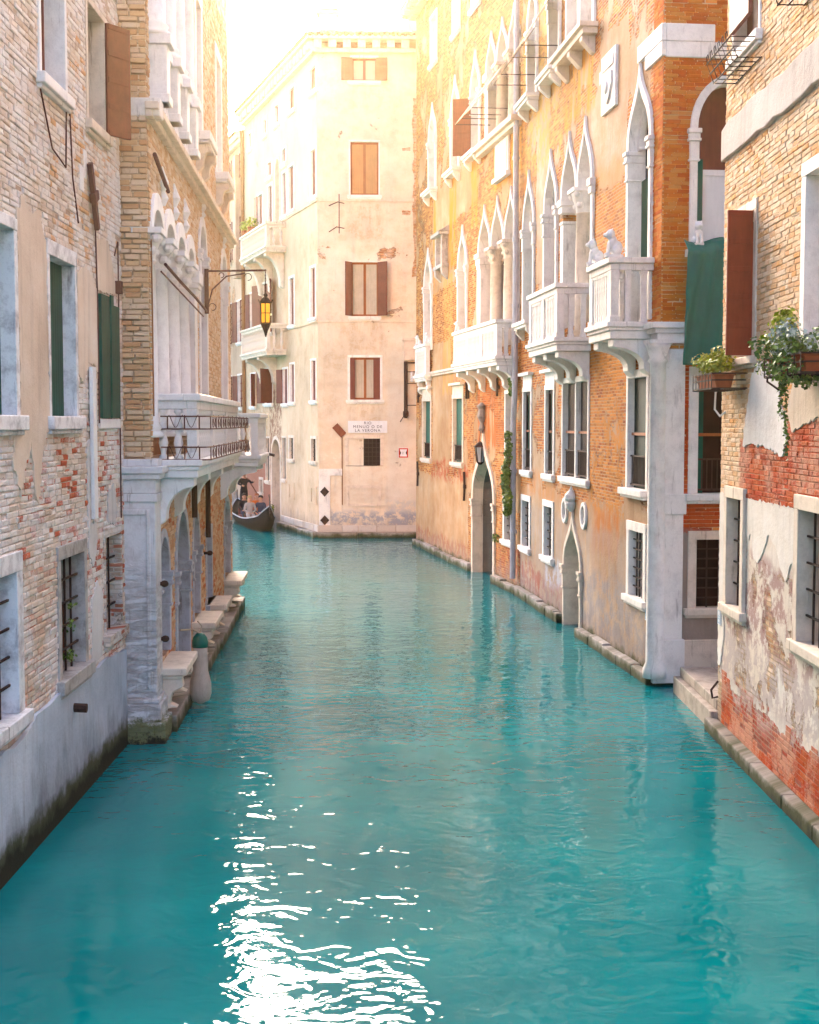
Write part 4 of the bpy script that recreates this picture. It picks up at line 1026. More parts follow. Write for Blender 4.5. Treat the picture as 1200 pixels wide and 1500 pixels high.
for x in xs[:-1]: R3.part(MB().box(x + .35, x + 1.2, .2, .3, 9.75, 10.0).prism([(x + .55, 10.0), (x + 1.05, 10.0), (x + .8, 10.35)], .2, .3), 'hanging_cloth', 'canvas', parent=A)
R3.part(MB().box(10.3, 10.75, -.06, .55, 6.6, 9.0).box(10.24, 10.82, -.14, .5, 9.3, 9.45).box(10.27, 10.8, -.10, .5, 9.12, 9.3).box(10.3, 10.75, -.08, .5, 9.0, 9.12), 'pilaster', 'stone', bevel=.012)
for x in (11.95, 13.5): column(R3, x, .15, 6.6, 9.45, .2, 'stone_warm', cap=.45)
R3.part(MB().box(14.85, 15.1, -.04, .5, 6.6, 9.45), 'pilaster', 'stone', bevel=.01)
balcony(R3, .95, 3.05, .22, 5.98, 6.2, 7.28, 'strip', brk=(1.2, 2.8), bh=.45, bw=.2, sidebal=0, step=.2)
balcony(R3, 9.45, 14.95, .58, 6.02, 6.27, 7.22, 'strip', brk=(9.7, 11.1, 12.5, 13.9, 14.8), bh=.62, bw=.26, posts=(.33, .66))
R3.part(MB().box(3.1, 9.4, -.12, .02, 6.2, 6.28).box(3.1, 9.4, -.07, .02, 6.12, 6.2), 'string_course', 'stone_warm', bevel=.01)
# aedicule niche
ad = MB().box(4.4, 5.9, -.32, 0, 10.66, 10.76).prism_x([(0, 10.76), (-.34, 10.76), (0, 10.95)], 4.35, 5.95).box(4.55, 4.75, -.2, 0, 9.72, 10.66).box(5.55, 5.75, -.2, 0, 9.72, 10.66).box(4.4, 5.9, -.24, 0, 9.6, 9.72).box(4.75, 5.55, -.04, .0, 9.72, 10.66)
for x in (4.5, 5.6): ad.prism_x([(0, 9.6), (-.22, 9.6), (-.2, 9.4), (0, 9.2)], x, x + .22)
ad = R3.part(ad, 'shrine_niche', 'stone_dirty', bevel=.01)
for x0, x1, sh in ((2.5, 3.9, ()), (6.3, 7.65, ()), (9.2, 10.55, [(-1, .55, 115, 'brown', 14.2)])):
    gothic(R3, x0, x1, 12.5, 14.25, 15.5, fw=.13, depth=.26, pane='brown_dark', sill=.30, shut=sh)
grp(R3, [11.25, 12.55, 13.85, 15.1], 12.45, 14.4, 15.5, 'ogee', .11, .5, 'stone', 'brown_dark')
R3.part(MB().box(11.2, 11.6, -.05, .5, 12.45, 14.2).box(11.15, 11.66, -.12, .5, 14.2, 14.4).box(11.18, 11.62, -.08, .5, 13.9, 13.98), 'pilaster', 'stone', bevel=.01)
for x in (12.55, 13.85): column(R3, x, .14, 12.45, 14.4, .17, 'stone_warm', cap=.35)
R3.part(MB().box(10.6, 15.25, -.3, .1, 12.3, 12.45).box(10.7, 15.2, -.2, .05, 12.18, 12.3), 'sill', 'stone_warm', bevel=.012)
pf = MB().box(12.5, 14.0, -.06, 0, 11.25, 12.18).box(12.45, 14.05, -.14, 0, 11.12, 11.25)
for i in range(7): pf.box(12.6 + i * .2, 12.7 + i * .2, -.09, -.06, 11.3, 12.1)
R3.part(pf, 'balustrade', 'stone', bevel=.01)
for x0, x1 in ((2.75, 3.95), (6.45, 7.65), (9.15, 10.45), (12.2, 13.4)): win(R3, x0, x1, 16.8, 18.45, .12, .25, pane='curtain')
def awning(B, x0, x1, zt, zb, out):
    a = MB().add([(x0, -.05, zt), (x1, -.05, zt), (x1, -out, zb), (x0, -out, zb), (x0, -.09, zt - .02), (x1, -.09, zt - .02), (x1, -out - .03, zb - .02), (x0, -out - .03, zb - .02)],
                 [(0, 1, 2, 3), (7, 6, 5, 4), (0, 3, 7, 4), (1, 5, 6, 2), (0, 4, 5, 1), (3, 2, 6, 7)])
    a = B.part(a, 'awning', 'canvas')
    for x in (x0 + .03, x1 - .03): B.part(MB().tube([(x, 0, zb + .02), (x, -out, zb)], .012, 5), 'stay_rod', 'iron', parent=a)
awning(R3, 11.65, 12.5, 14.15, 12.9, 1.0); awning(R3, 12.95, 13.8, 14.15, 12.9, 1.0)
HR = 19.4
R3.panel([(0, -.6), (R3.L, -.6), (R3.L, HR), (0, HR)], 'R3', extra=body(R3.L, HR, 9))
ev = MB().box(-.5, R3.L, -.55, .1, HR, HR + .12).box(-.3, R3.L, -.25, .1, HR - .2, HR)
x = -.4
while x < R3.L: ev.box(x, x + .14, -.5, 0, HR - .14, HR - .003); x += .5
R3.part(ev, 'eaves', 'stone_warm')
R3.part(MB().add([(-.5, -.6, HR + .12), (R3.L, -.6, HR + .12), (R3.L, 4, HR + 1.7), (-.5, 4, HR + 1.7), (-.5, 9, HR + .12), (R3.L, 9, HR + .12)], [(0, 1, 2, 3), (3, 2, 5, 4), (0, 3, 4), (1, 5, 2)]), 'roof', 'tile')
def base(B, L, z=.22):
    s = MB(); x = 0
    while x < L - .05:
        e = min(L, x + rnd.uniform(.9, 1.8)); s.box(x + .006, e - .006, -.16 - rnd.uniform(0, .03), 0, -.5, z + rnd.uniform(-.03, .03)); x = e
    return s
s = base(R3, 9.55); B_ = R3.part(s, 'base_course', 'ledge', bevel=.02)
s = MB(); x = 12.6
while x < R3.L - .05:
    e = min(R3.L, x + rnd.uniform(.9, 1.4)); s.box(x + .006, e - .006, -.18, 0, -.5, .22 + rnd.uniform(-.03, .03)); x = e
R3.part(s, 'base_course', 'ledge', bevel=.02)
dp = MB().tube([(15.15, -.13, 19.2), (15.15, -.13, 6.6), (15.12, -.13, 5.2), (15.0, -.13, 4.6), (15.0, -.13, .4)], .075, 10)
for z in (17, 14.5, 12.6, 11.3, 9.2, 7.5, 5.6, 3.2, 1.6): dp.lathe(15.15 if z > 6.6 else 15.05, -.13, [(.09, z), (.095, z + .05), (.09, z + .1)], 10)
R3.part(dp, 'drainpipe', 'pipe')

# ------------------------------------------------------------------ near gothic palace on the right (orange brick, two balconies, corner column)
MT['R2'] = facade('orange_brick', [(.30, .055, .008), (.46, .105, .010), (.52, .155, .018), (.54, .25, .07)], (.50, .31, .17), [(.37, .19, .09), (.46, .28, .16), (.50, .37, .28)], bias=-.03, seed=51, nscale=.95,
                  patches=[(-1, 10.2, -1, 2.9, .75), (10.0, 12.2, -1, 3.0, .5), (8.2, 10.3, 9.2, 12, .35), (7.5, 8.6, 9.4, 11, .35), (1.9, 3.3, 8, 12.3, .4), (7.6, 12.6, 5, 9.0, -.35), (11.8, 12.6, 3.0, 11, -.6), (0, 2, 5.4, 6.5, -.3), (4.9, 7.2, 2.4, 3.1, -.6)],
                  tints=[(7.62, 10.3, 2.7, 6.1, (.56, .20, .025), .9, 'n'), (7.9, 9.9, 1.9, 2.8, (.50, .15, .02), .9, 's'), (7.8, 9.2, 1.2, 2.2, (.5, .2, .06), .6, 's'), (0, 7.6, 2.7, 3.3, (.52, .20, .05), .7, 's'), (4.8, 7.7, 10.9, 12.4, (.62, .25, .015), .95, 's'), (0, 4.7, 10.6, 16, (.6, .30, .05), .7, 'n'), (-1, 5.2, .15, .95, (.33, .05, .02), .85, 'n'), (7, 12.2, .2, 1.5, (.24, .21, .22), .8, 'n'), (-1, 12, .2, 2.4, (.36, .30, .27), .5, 's'), (5, 12.5, 5.5, 9.5, (.55, .20, .02), .4, 'f'), (3.2, 5, .7, 1.3, (.5, .5, .55), .7, 'n')],
                  damp=(.5, (.2, .16, .15)), algae=.3)
MT['niche'] = facade('niche_plaster', [(.3, .3, .3), (.4, .4, .4)], (.3, .3, .3), [(.48, .42, .38), (.56, .50, .46)], bias=.8, seed=58, damp=(.9, (.2, .17, .13)), algae=.95)
MT['R2S'] = facade('orange_brick_end', [(.46, .085, .010), (.62, .165, .018), (.66, .26, .06)], (.66, .47, .31), [(.28, .21, .17), (.36, .28, .23)], bias=-.75, seed=54, bw=.25, bh=.066,
                   patches=[(-1, 6, -1, 2.7, 1.4)], tints=[(.3, .6, 2.6, 5.4, (.42, .06, .02), .9, 'n'), (.45, 2, 2.6, 3.25, (.40, .06, .02), .8, 'n'), (-.5, 6, 5.5, 9, (.55, .20, .025), .35, 'f')], damp=(.8, (.2, .16, .14)), algae=.3)
R2 = Bld('orange_gothic_palace', (2.91, 35.72), (4.25, 23.24), 'orange brick gothic palace with two white balconies and a white corner column on the right')
LR = R2.L
SDX = (LR, 0, math.pi / 2)
win(R2, .32, 1.5, 3.3, 5.42, .12, .14, pane='green', cornice=True, railing=.55, sash='brown_dark')
win(R2, 3.1, 4.18, 3.3, 5.4, .12, .14, pane='green', cornice=True, railing=.55, sash='brown_dark')
win(R2, 5.0, 7.55, 3.32, 5.5, .10, .14, pane='glass_brown', mull=.10, railing=.6, lint=.12, sash=None)
win(R2, 10.48, 11.92, 3.32, 5.46, .12, .14, pane='green_dark', railing=.6, sproj=.16, lint=.14)
for x0, x1 in ((.44, 1.38), (3.22, 4.06), (5.1, 6.22), (6.33, 7.45), (10.6, 11.8)): R2.part(MB().box(x0, x1, .05, .09, 4.28, 4.33), 'crossbar', 'wood_o')
win(R2, .18, 1.40, 1.33, 2.66, .15, .3, pane='glass_brown', bars=(4, 6))
win(R2, 2.95, 4.15, 1.35, 2.68, .15, .3, pane='glass_brown', bars=(4, 6))
win(R2, 10.58, 11.86, 1.35, 2.72, .17, .3, pane='glass_brown', bars=(5, 7))
gothic(R2, 5.28, 7.02, -.45, 1.38, 2.62, 'ogee', .12, .5, .05, 'stone_warm', 'niche', tracery=False, name='water_door')
dd = R2.root.children[-1]
R2.part(MB().lathe(6.16, -.06, [(.03, 2.58), (.11, 2.68), (.13, 2.76), (.09, 2.8), (.15, 2.86), (.14, 2.95), (.04, 3.06), (.01, 3.14)], 10), 'finial', 'stone', parent=dd)
for x in (5.36, 7.17):
    cz = 2.56
    o = [(x + .26 * math.cos(t * math.pi / 10), cz + .29 * math.sin(t * math.pi / 10)) for t in range(20)]
    q = [(x + .17 * math.cos(t * math.pi / 10), cz + .20 * math.sin(t * math.pi / 10)) for t in range(20)]
    R2.hole([(x + .24 * math.cos(t * math.pi / 10), cz + .27 * math.sin(t * math.pi / 10)) for t in range(20)], None, .3)
    oc = R2.part(MB().ring(o, q, -.05, .22), 'round_window', 'stone', bevel=.01)
    R2.part(MB().prism(q, .18, .2), 'pane', 'glass', parent=oc)
    b_ = MB()
    for t in (-.07, 0, .07): b_.box(x + t - .008, x + t + .008, .06, .08, cz - .2, cz + .2)
    R2.part(b_, 'grille', 'iron', parent=oc)
gothic(R2, .32, 1.78, 7.05, 9.45, 10.85, fw=.13, depth=.30, lower=('green', 8.9), sill=.30)
gothic(R2, 2.95, 4.42, 6.6, 9.45, 10.85, fw=.13, depth=.30, lower=('maroon', 8.9))
A = grp(R2, [4.82, 6.4, 7.78], 6.6, 9.45, 10.85, 'ogee', .13, .5, 'stone', 'stone_warm')
for a, b in ((5.1, 6.35), (6.55, 7.7)): R2.part(MB().box(a, b, .40, .46, 6.3, 8.95), 'shutter', 'green', parent=A)
R2.part(MB().box(4.82, 5.12, -.05, .48, 6.3, 8.9).box(4.77, 5.18, -.12, .48, 9.3, 9.45).box(4.8, 5.15, -.09, .48, 9.15, 9.3).box(4.8, 5.15, -.07, .48, 8.9, 8.97), 'pilaster', 'stone', bevel=.012)
column(R2, 6.45, .12, 6.3, 9.45, .2, 'stone_warm', capmat='stone', cap=.5)
R2.part(MB().box(7.62, 7.82, -.05, .48, 6.3, 9.2).box(7.6, 7.88, -.12, .48, 9.3, 9.45).box(7.6, 7.86, -.09, .48, 9.15, 9.3), 'pilaster', 'stone', bevel=.012)
gothic(R2, 10.42, 12.02, 6.3, 9.45, 10.85, fw=.14, depth=.30, lower=('green', 8.9))
def basestub(): pass
for x0, x1 in ((.72, 2.02), (3.32, 4.58)): gothic(R2, x0, x1, 12.5, 14.3, 15.5, fw=.13, depth=.26, pane='brown_dark', sill=.34)
for x0, x1 in ((5.2, 6.5), (6.5, 7.8)): gothic(R2, x0, x1, 12.5, 14.3, 15.5, fw=.13, pane='canvas')
s = MB().box(5.0, 8.0, -.38, .1, 12.4, 12.5).box(5.06, 7.94, -.3, .05, 12.28, 12.4)
for p in (5.2, 6.4, 7.55): s.prism_x([(0, 12.28), (-.28, 12.28), (-.28, 12.18), (-.06, 11.95), (0, 11.93)], p, p + .22)
R2.part(s, 'sill', 'stone_warm', bevel=.012)
awning(R2, .8, 1.9, 14.1, 12.95, .9); awning(R2, 3.4, 4.5, 14.3, 12.95, .9)
for x0, x1 in ((1, 2.1), (3.5, 4.6), (6, 7.1), (10.4, 11.6)): win(R2, x0, x1, 16.8, 18.3, .12, .25, pane='maroon')
win(R2, 10.4, 11.8, 12.5, 15, .14, .3, pane='green')
balcony(R2, 4.66, 7.62, .72, 5.98, 6.26, 7.36, 'strip', brk=(4.95, 6.15, 7.35), bh=.62, bw=.32, posts=(.5,))
balcony(R2, 10.55, 12.12, .76, 5.95, 6.24, 7.34, 'strip', brk=(10.85, 11.9), bh=.62, bw=.34)
# carved plaque
pq = MB().box(8.5, 9.58, -.06, .02, 10.5, 11.62).box(8.62, 9.46, -.085, -.06, 11.3, 11.5).box(8.3, 8.55, -.05, 0, 11.15, 11.4)
pq.prism([(8.7, 11.2), (9.38, 11.2), (9.38, 10.95), (9.2, 10.72), (9.04, 10.62), (8.88, 10.72), (8.7, 10.95)], -.10, -.06).ell((9.04, -.1, 10.95), (.16, .05, .14), 8, 6)
R2.part(pq, 'carved_plaque', 'stone', bevel=.012)
R2.part(MB().box(11.55, LR + .05, -.05, .02, 10.62, 10.86).box(11.1, LR + .06, -.06, .02, 10.86, 11.15), 'stone_block', 'stone', bevel=.015)
R2.panel([(0, -.6), (LR, -.6), (LR, HR + .3), (0, HR + .3)], 'R2')
# end wall towards the landing
win(R2, .52, 1.9, 1.33, 2.66, .15, .26, pane='glass_brown', bars=(5, 7), xf=SDX, frame='stone_warm')
win(R2, .50, 1.75, 3.30, 5.46, .17, .30, pane='glass_brown', railing=.6, xf=SDX, sproj=.16)
R2.part(MB().box(.70, .82, .18, .25, 3.3, 5.3), 'shutter', 'green', SDX)
R2.part(MB().box(.67, 1.6, .05, .09, 4.28, 4.33), 'crossbar', 'wood_o', SDX)
gothic(R2, .46, 1.95, 5.6, 9.45, 10.35, 'round', .13, .34, .06, 'stone', 'maroon', xf=SDX, tracery=False)
W = R2.root.children[-1]
R2.part(MB().box(.60, .72, .08, .22, 5.6, 8.95), 'shutter', 'green', parent=W)
R2.part(MB().box(.72, 1.82, .22, .28, 5.6, 8.7).box(.72, 1.82, .2, .28, 8.7, 8.8), 'shutter', 'white', parent=W)
R2.part(MB().box(.02, .86, -.06, .02, 10.86, 11.15).box(.02, 1.18, -.05, .02, 10.6, 10.86), 'stone_block', 'stone', SDX, bevel=.015)
R2.part(MB().box(.40, 5, -.03, .02, .22, .78), 'base_course', 'stone_warm', SDX, bevel=.012)
R2.panel([(0, -.6), (8, -.6), (8, HR + .3), (0, HR + .3)], 'R2S', SDX)
R2.part(MB().add([(0, 0, -.6), (0, 8, -.6), (0, 8, HR + .3), (0, 0, HR + .3), (LR, 8, -.6), (LR, 8, HR + .3), (LR, 0, HR + .3)], [(0, 3, 2, 1), (1, 2, 5, 4), (3, 6, 5, 2)]), 'back_wall', 'R2S', recalc=False)
MT['R2_brick'] = laid_brick('orange_laid_brick', [(.40, .065, .008), (.50, .11, .010), (.54, .165, .02), (.57, .26, .08)], [(0, 3, 2.5, 5.5, [(.48, .05, .012), (.54, .09, .02)], .9, 0)], dark=(.34, .12, .03), grime=.35)
brickwork(R2, .02, 3.2, 6.2, 13.5, 'R2_brick', SDX, bh=.068, bl=.26, out=.014, rough=.6)
brickwork(R2, .42, 3.2, 2.72, 5.5, 'R2_brick', SDX, bh=.068, bl=.26, out=.014, rough=.8)
brickwork(R2, 11.95, LR, 6.2, 13.5, 'R2_brick', bh=.068, bl=.26, out=.012, rough=.6)
# white corner column
cc = MB()
cc.box(LR - .30, LR + .06, -.06, .42, .80, 5.75).box(LR - .36, LR + .10, -.10, .46, .05, .80).box(LR - .36, LR + .10, -.10, .46, 2.95, 3.3)
cc.box(LR - .40, LR + .13, -.13, .5, 6.02, 6.1).box(LR - .46, LR + .19, -.19, .56, 6.1, 6.2).box(LR - .34, LR + .08, -.08, .44, 5.85, 6.02)
c_ = R2.part(cc, 'corner_pier', 'stone', bevel=.012)
co = MB().lathe(LR + .06, -.06, [(.2, .15), (.2, .3), (.15, .42), (.145, 3), (.13, 5.5), (.17, 5.55), (.135, 5.6), (.19, 5.76), (.23, 5.84)], 20)
R2.part(co, 'column', 'stone', parent=c_, smooth=True)
R2.part(MB().box(LR + .06 - .2, LR + .06 + .2, -.26, .14, 5.84, 5.9), 'capital', 'stone', parent=c_)
s = base(R2, 5.2); R2.part(s, 'base_course', 'ledge', bevel=.02)
s = MB(); x = 7.05
while x < LR - .05:
    e = min(LR, x + rnd.uniform(.9, 1.5)); s.box(x + .006, e - .006, -.16 - rnd.uniform(0, .03), 0, -.5, .2 + rnd.uniform(-.03, .03)); x = e
R2.part(s, 'base_course', 'ledge', bevel=.02)

# landing between the two right-hand houses
MT['landing'] = stone('landing_stone', (.44, .36, .29), (.15, .12, .10), .8)
ld = MB()
for i in range(7): ld.box(4.52 + i * .55, 4.52 + (i + 1) * .55 - .012, 19.9, 22.6, .28, .44)
ld.box(4.42, 8.4, 19.82, 22.65, -.6, .275)
tag(ld.build('stone_quay', 'landing', bevel=.015), kind='structure')

# ------------------------------------------------------------------ near right house
MT['R1'] = facade('sandy_brick', [(.56, .22, .07), (.62, .38, .20), (.64, .45, .28), (.66, .51, .37)], (.48, .34, .22), [(.62, .50, .39), (.70, .60, .50), (.72, .67, .62)], bias=-.20, seed=61, nscale=.9,
                  patches=[(1.55, 3.3, 4.25, 5.15, .75), (1.6, 4.0, 2.72, 3.52, .85), (-1, .5, 1.4, 3.6, .6), (3.1, 4.6, 4.1, 4.9, .5), (0, 12, .7, 2.7, .22), (0, 12, 7.6, 8.3, .3), (1, 14, 8.4, 12, -.3), (1.25, 14, 3.56, 4.15, -.55), (3.5, 14, 3.6, 4.5, -1.0), (.3, 14, .1, .75, -.9)],
                  tints=[(1.2, 14, 3.50, 4.25, (.50, .060, .010), .95, 'k'), (1.2, 14, 3.4, 4.4, (.60, .20, .06), .6, 'b'), (1.2, 14, 3.5, 4.2, (.62, .50, .40), .45, 'n'), (3.4, 14, 3.6, 4.5, (.50, .06, .012), .95, 'k'), (.0, 14, .9, 2.75, (.30, .13, .12), .75, 'n'), (.3, 14, .12, .95, (.38, .035, .010), .95, 'k'), (0, 14, .6, 1.6, (.62, .58, .54), .5, 'n'), (1.7, 2.6, 4.3, 5, (.35, .33, .34), .7, 's'), (-1, 14, 8.7, 13, (.56, .30, .10), .4, 'n')],
                  damp=(.3, (.2, .12, .09)), algae=.1, wobble=.22, rough_brick=.02)
R1 = Bld('sandy_brick_house', (4.52, 19.8), (4.52, 4.0), 'sandy brick house with red shutters and flower boxes on the near right')
LQ = R1.L
win(R1, .5, 1.92, 5.38, 7.42, .14, .28, frame='stone_warm', pane='red', sash=None, shut=[(1, .34, 96, 'red')], sill=.10, lint=.14)
win(R1, 3.95, 5.4, 5.42, 7.46, .17, .3, frame='stone', pane='red', sill=.12, lint=.16)
win(R1, .40, 1.92, 9.55, 11.4, .08, .2, frame='stone', pane='maroon', sill=.14)
R1.part(MB().box(.55, 1.6, -.10, -.04, 9.85, 11.3), 'shutter', 'maroon', parent=R1.root.children[-1])
win(R1, 3.9, 5.4, 9.55, 11.4, .1, .25, frame='stone', pane='maroon', sill=.14)
win(R1, .42, 1.54, 1.95, 3.62, .16, .34, frame='stone_warm', pane='glass_brown', bars=(4, 5), sill=.12, proud=.05)
win(R1, 3.95, 5.5, 1.98, 3.68, .17, .36, frame='stone_warm', pane='glass_brown', bars=(5, 5), sill=.12, proud=.05)
win(R1, 7.5, 9, 5.42, 7.46, .17, .3, frame='stone', pane='red', sill=.12)
R1.panel([(0, -.6), (LQ, -.6), (LQ, 15), (0, 15)], 'R1', extra=body(LQ, 15, 8))
MT['band'] = facade('cement_band', [(.3, .3, .3), (.4, .4, .4)], (.3, .3, .3), [(.40, .35, .31), (.50, .45, .42)], bias=.8, seed=66, damp=None, algae=None, streak=.5)
RED = [(.40, .036, .009), (.47, .062, .012), (.52, .105, .025), (.33, .03, .012)]
MT['R1_brick'] = laid_brick('sandy_laid_brick', [(.60, .28, .10), (.68, .43, .24), (.72, .52, .34), (.76, .61, .46)], [(1.15, 20, 3.2, 4.3, RED, 1, 0), (3.4, 20, 3.2, 4.6, RED, 1, 0), (-1, 20, -1, 1.3, RED, 1, 0), (0, 20, 4.5, 12, [(.64, .26, .06), (.68, .34, .11)], .9, .85)], dark=(.36, .22, .13), wash=((.74, .60, .45), .35))
pA = [(1.75, 5.1), (2.1, 5.3), (2.6, 5.25), (3.0, 5.1), (3.3, 4.6), (3.5, 4.3), (3.3, 4.1), (2.6, 4.2), (2.0, 4.22), (1.35, 4.2), (1.5, 4.6)]
brickwork(R1, .0, 9, 3.50, 8.22, 'R1_brick', rough=.75, out=.015, miss=.02)
brickwork(R1, .0, 9, 8.70, 12.6, 'R1_brick', rough=.7, out=.014)
brickwork(R1, .25, 12, .17, 1.3, 'R1_brick', rough=.5, out=.010, miss=.02, top=lambda x: .62 + .22 * math.sin(x * 1.7 + 1) + .14 * math.sin(x * 4.3) + .08 * math.sin(x * 11))
MT['plaster_w'] = facade('white_plaster', [(.3, .3, .3), (.4, .4, .4)], (.3, .3, .3), [(.66, .57, .48), (.76, .69, .61), (.80, .76, .72)], bias=.9, seed=77, damp=None, algae=None, streak=.35)
plaster(R1, pA, 'plaster_g', amp=.04, seed=8)
plaster(R1, [(3.75, 5.0), (6, 5.0), (6.2, 4.7), (4.6, 4.55), (4.0, 4.45), (3.7, 4.4), (3.5, 4.7)], 'plaster_l', seed=9)
plaster(R1, [(1.56, 3.5), (3.94, 3.5), (3.94, 2.72), (3.75, 2.85), (3.5, 2.6), (3.3, 2.72), (3.0, 3.0), (2.7, 3.1), (2.45, 2.85), (2.2, 2.7), (2.0, 2.72), (1.8, 3.05), (1.7, 2.95), (1.56, 3.0)], 'plaster_w', amp=.03, th=.012, seed=10)
plaster(R1, [(0, 3.5), (.4, 3.5), (.41, 2.4), (.3, 1.9), (.36, 1.4), (.15, 1.0), (0, 1.0)], 'plaster_w', th=.012, seed=11)
bp = [(0, 8.22)] + [(x * .4, 8.22 + rnd.uniform(-.02, .03)) for x in range(1, 39)] + [(LQ, 8.25)] + [(x * .4, 8.70 + rnd.uniform(-.04, .05)) for x in range(38, 0, -1)] + [(0, 8.66)]
R1.part(MB().prism(bp, -.07, .0), 'string_course', 'band', bevel=.015)
kb = MB(); x = -.1
while x < LQ:
    e = min(LQ, x + rnd.uniform(.9, 1.6)); kb.box(x + .006, e - .006, -.17 - rnd.uniform(0, .02), .0, -.5, .17 + rnd.uniform(-.02, .02)); x = e
R1.part(kb, 'kerb', 'ledge', bevel=.02)
R1.part(MB().tube([(.1, -.02, .75), (.1, -.12, .62), (.1, -.1, .5), (.1, -.02, .52)], .018, 6), 'mooring_ring', 'iron')
R1.part(MB().tube([(.15, -.02, 5.0), (.02, -.1, 4.95), (-.02, -.1, 4.7), (.1, -.05, 4.6), (.3, -.02, 4.66)], .014, 6), 'cable', 'white')
R1.part(MB().tube([(3.25, -.02, 5.15), (3.2, -.18, 5.2), (3.25, -.2, 5.0), (3.4, -.1, 4.9)], .014, 6), 'iron_hook', 'iron')

# ------------------------------------------------------------------ things that hang on or stand by the houses
# flower box with lime green plant
def flowerbox(B, x, z, w, label, leafy):
    e = on_wall(B, 'flower_box', x, -.30, z, label, 'flower box', None, 'terracotta flower boxes')
    b = MB(); o = .03
    b.add([(o, -.1, 0), (w - o, -.1, 0), (w - o, .1, 0), (o, .1, 0), (0, -.14, .19), (w, -.14, .19), (w, .14, .19), (0, .14, .19)], [(0, 3, 2, 1), (0, 1, 5, 4), (1, 2, 6, 5), (2, 3, 7, 6), (3, 0, 4, 7), (4, 5, 6, 7)])
    b.box(-.015, w + .015, -.155, .155, .16, .195)
    b.build('trough', 'terra', e, bevel=.008)
    f = MB()
    for zz in (-.02, .09, .18):
        f.box(-.03, w + .03, -.175, -.16, zz, zz + .018).box(-.03, -.015, -.16, .30, zz, zz + .018).box(w + .015, w + .03, -.16, .30, zz, zz + .018)
    n = 6
    for i in range(n + 1):
        p = -.02 + (w + .04) * i / n; f.box(p - .008, p + .008, -.182, -.172, -.03, .2).box(p - .008, p + .008, -.17, .28, -.034, -.022)
    f.build('cradle', 'iron', e)
    leafy(e, w)
    return e
def lime(e, w):
    m = MB()
    for i in range(16):
        foliage(m, (rnd.uniform(.05, w - .05), rnd.uniform(-.16, .12), .34 + rnd.uniform(-.08, .14)), (.16, .16, .12), 75, .055)
    m.build('plant', 'leaf_lime', e, recalc=False)
def mixed(e, w):
    m = MB(); d = MB(); h = MB()
    for i in range(22): foliage(d, (rnd.uniform(-.1, w), rnd.uniform(-.22, .1), .22 + rnd.uniform(-.28, .16)), (.16, .16, .15), 70, .055)
    for i in range(7): foliage(m, (rnd.uniform(.0, .3), rnd.uniform(-.12, .08), .48 + rnd.uniform(-.1, .22)), (.13, .12, .12), 60, .06)
    for i in range(12): foliage(h, (rnd.uniform(.1, w), rnd.uniform(-.2, .02), .30 + rnd.uniform(-.12, .2)), (.13, .13, .12), 30, .05)
    for k in range(6):
        x = rnd.uniform(-.02, .3); y = rnd.uniform(-.15, .15); L = (1.0, .75, .5, .35, .3, .25)[k]
        for i in range(int(L * 42)):
            foliage(d, (x + rnd.uniform(-.03, .03) + .1 * i / 42, y, .05 - i * L / (L * 42) * L), (.035, .035, .03), 3, .045)
    d.build('trailing_plant', 'leaf_dark', e, recalc=False); m.build('upright_plant', 'leaf_lime', e, recalc=False); h.build('silver_plant', 'leaf_grey', e, recalc=False)
flowerbox(R1, .28, 4.98, 1.15, 'terracotta flower box of lime green plants below the red shutter, beside the green tarpaulin', lime)
flowerbox(R1, 4.2, 5.04, 1.4, 'terracotta flower box with trailing and silver plants at the right edge above the red brick', mixed)
# empty wire baskets
def basket(B, x, z, w, label):
    e = on_wall(B, 'wire_basket', x, 0, z, label, 'flower basket', None, 'wire baskets on the sandy house')
    f = MB(); d = .42
    def loop(k, yb, zt, zb):
        f.box(k - .008, k + .008, -d, 0, zt, zt + .016)
    for i in range(7):
        k = w * i / 6
        f.tube([(k, -.0, .26), (k, -d, .26), (k, -d + .1, 0), (k, -.02, 0)], .009, 5)
    for y, zz in ((-d, .26), (-d + .05, .13), (-d + .1, 0), (-.2, 0), (-.02, 0), (0, .26)): f.tube([(-.02, y, zz), (w + .02, y, zz)], .011, 5)
    for i in range(6):
        k = w * (i + .5) / 6; f.tube([(k - .05, -d - .01, .26), (k - .04, -d - .02, .34), (k + .03, -d - .02, .35), (k + .05, -d - .01, .28)], .007, 5)
    f.build('wire_frame', 'iron', e)
    return e
basket(R1, .62, 9.18, 1.35, 'empty wrought iron basket under the dark maroon shutter at the top right')
basket(R1, 3.9, 9.26, 1.4, 'empty iron basket cut off by the top right corner of the photo')
# tarpaulin over the corner balcony
e = on_wall(R2, 'tarpaulin', .38, -.45, 5.45, 'green tarpaulin draped over the corner balcony beside the white column', 'tarpaulin', SDX)
t = MB(); nx, nz = 26, 30; vs = []
for j in range(nz + 1):
    v = j / nz
    for i in range(nx + 1):
        u = i / nx
        wd = 1.0 + .14 * (1 - v); x = -.02 + (u - .1) * wd * 1.2 - .12 * (1 - v)
        fold = .075 * math.sin(u * 11 + v * 2.0) * (1 - .5 * v) + .03 * math.sin(u * 33 - v * 7) + .012 * math.sin(v * 24 + u * 9)
        y = -.34 - .16 * (1 - v) + fold + (.30 * max(0, v - .9) / .1 if v > .9 else 0)
        z = 2.1 * v - (.05 * math.sin(u * 9) * v) - (.0 if v < .9 else .02)
        vs.append((x, y, z))
t.add(vs, [(j * (nx + 1) + i, j * (nx + 1) + i + 1, (j + 1) * (nx + 1) + i + 1, (j + 1) * (nx + 1) + i) for j in range(nz) for i in range(nx)])
t = t.build('sheet', 'tarp', e, smooth=True)
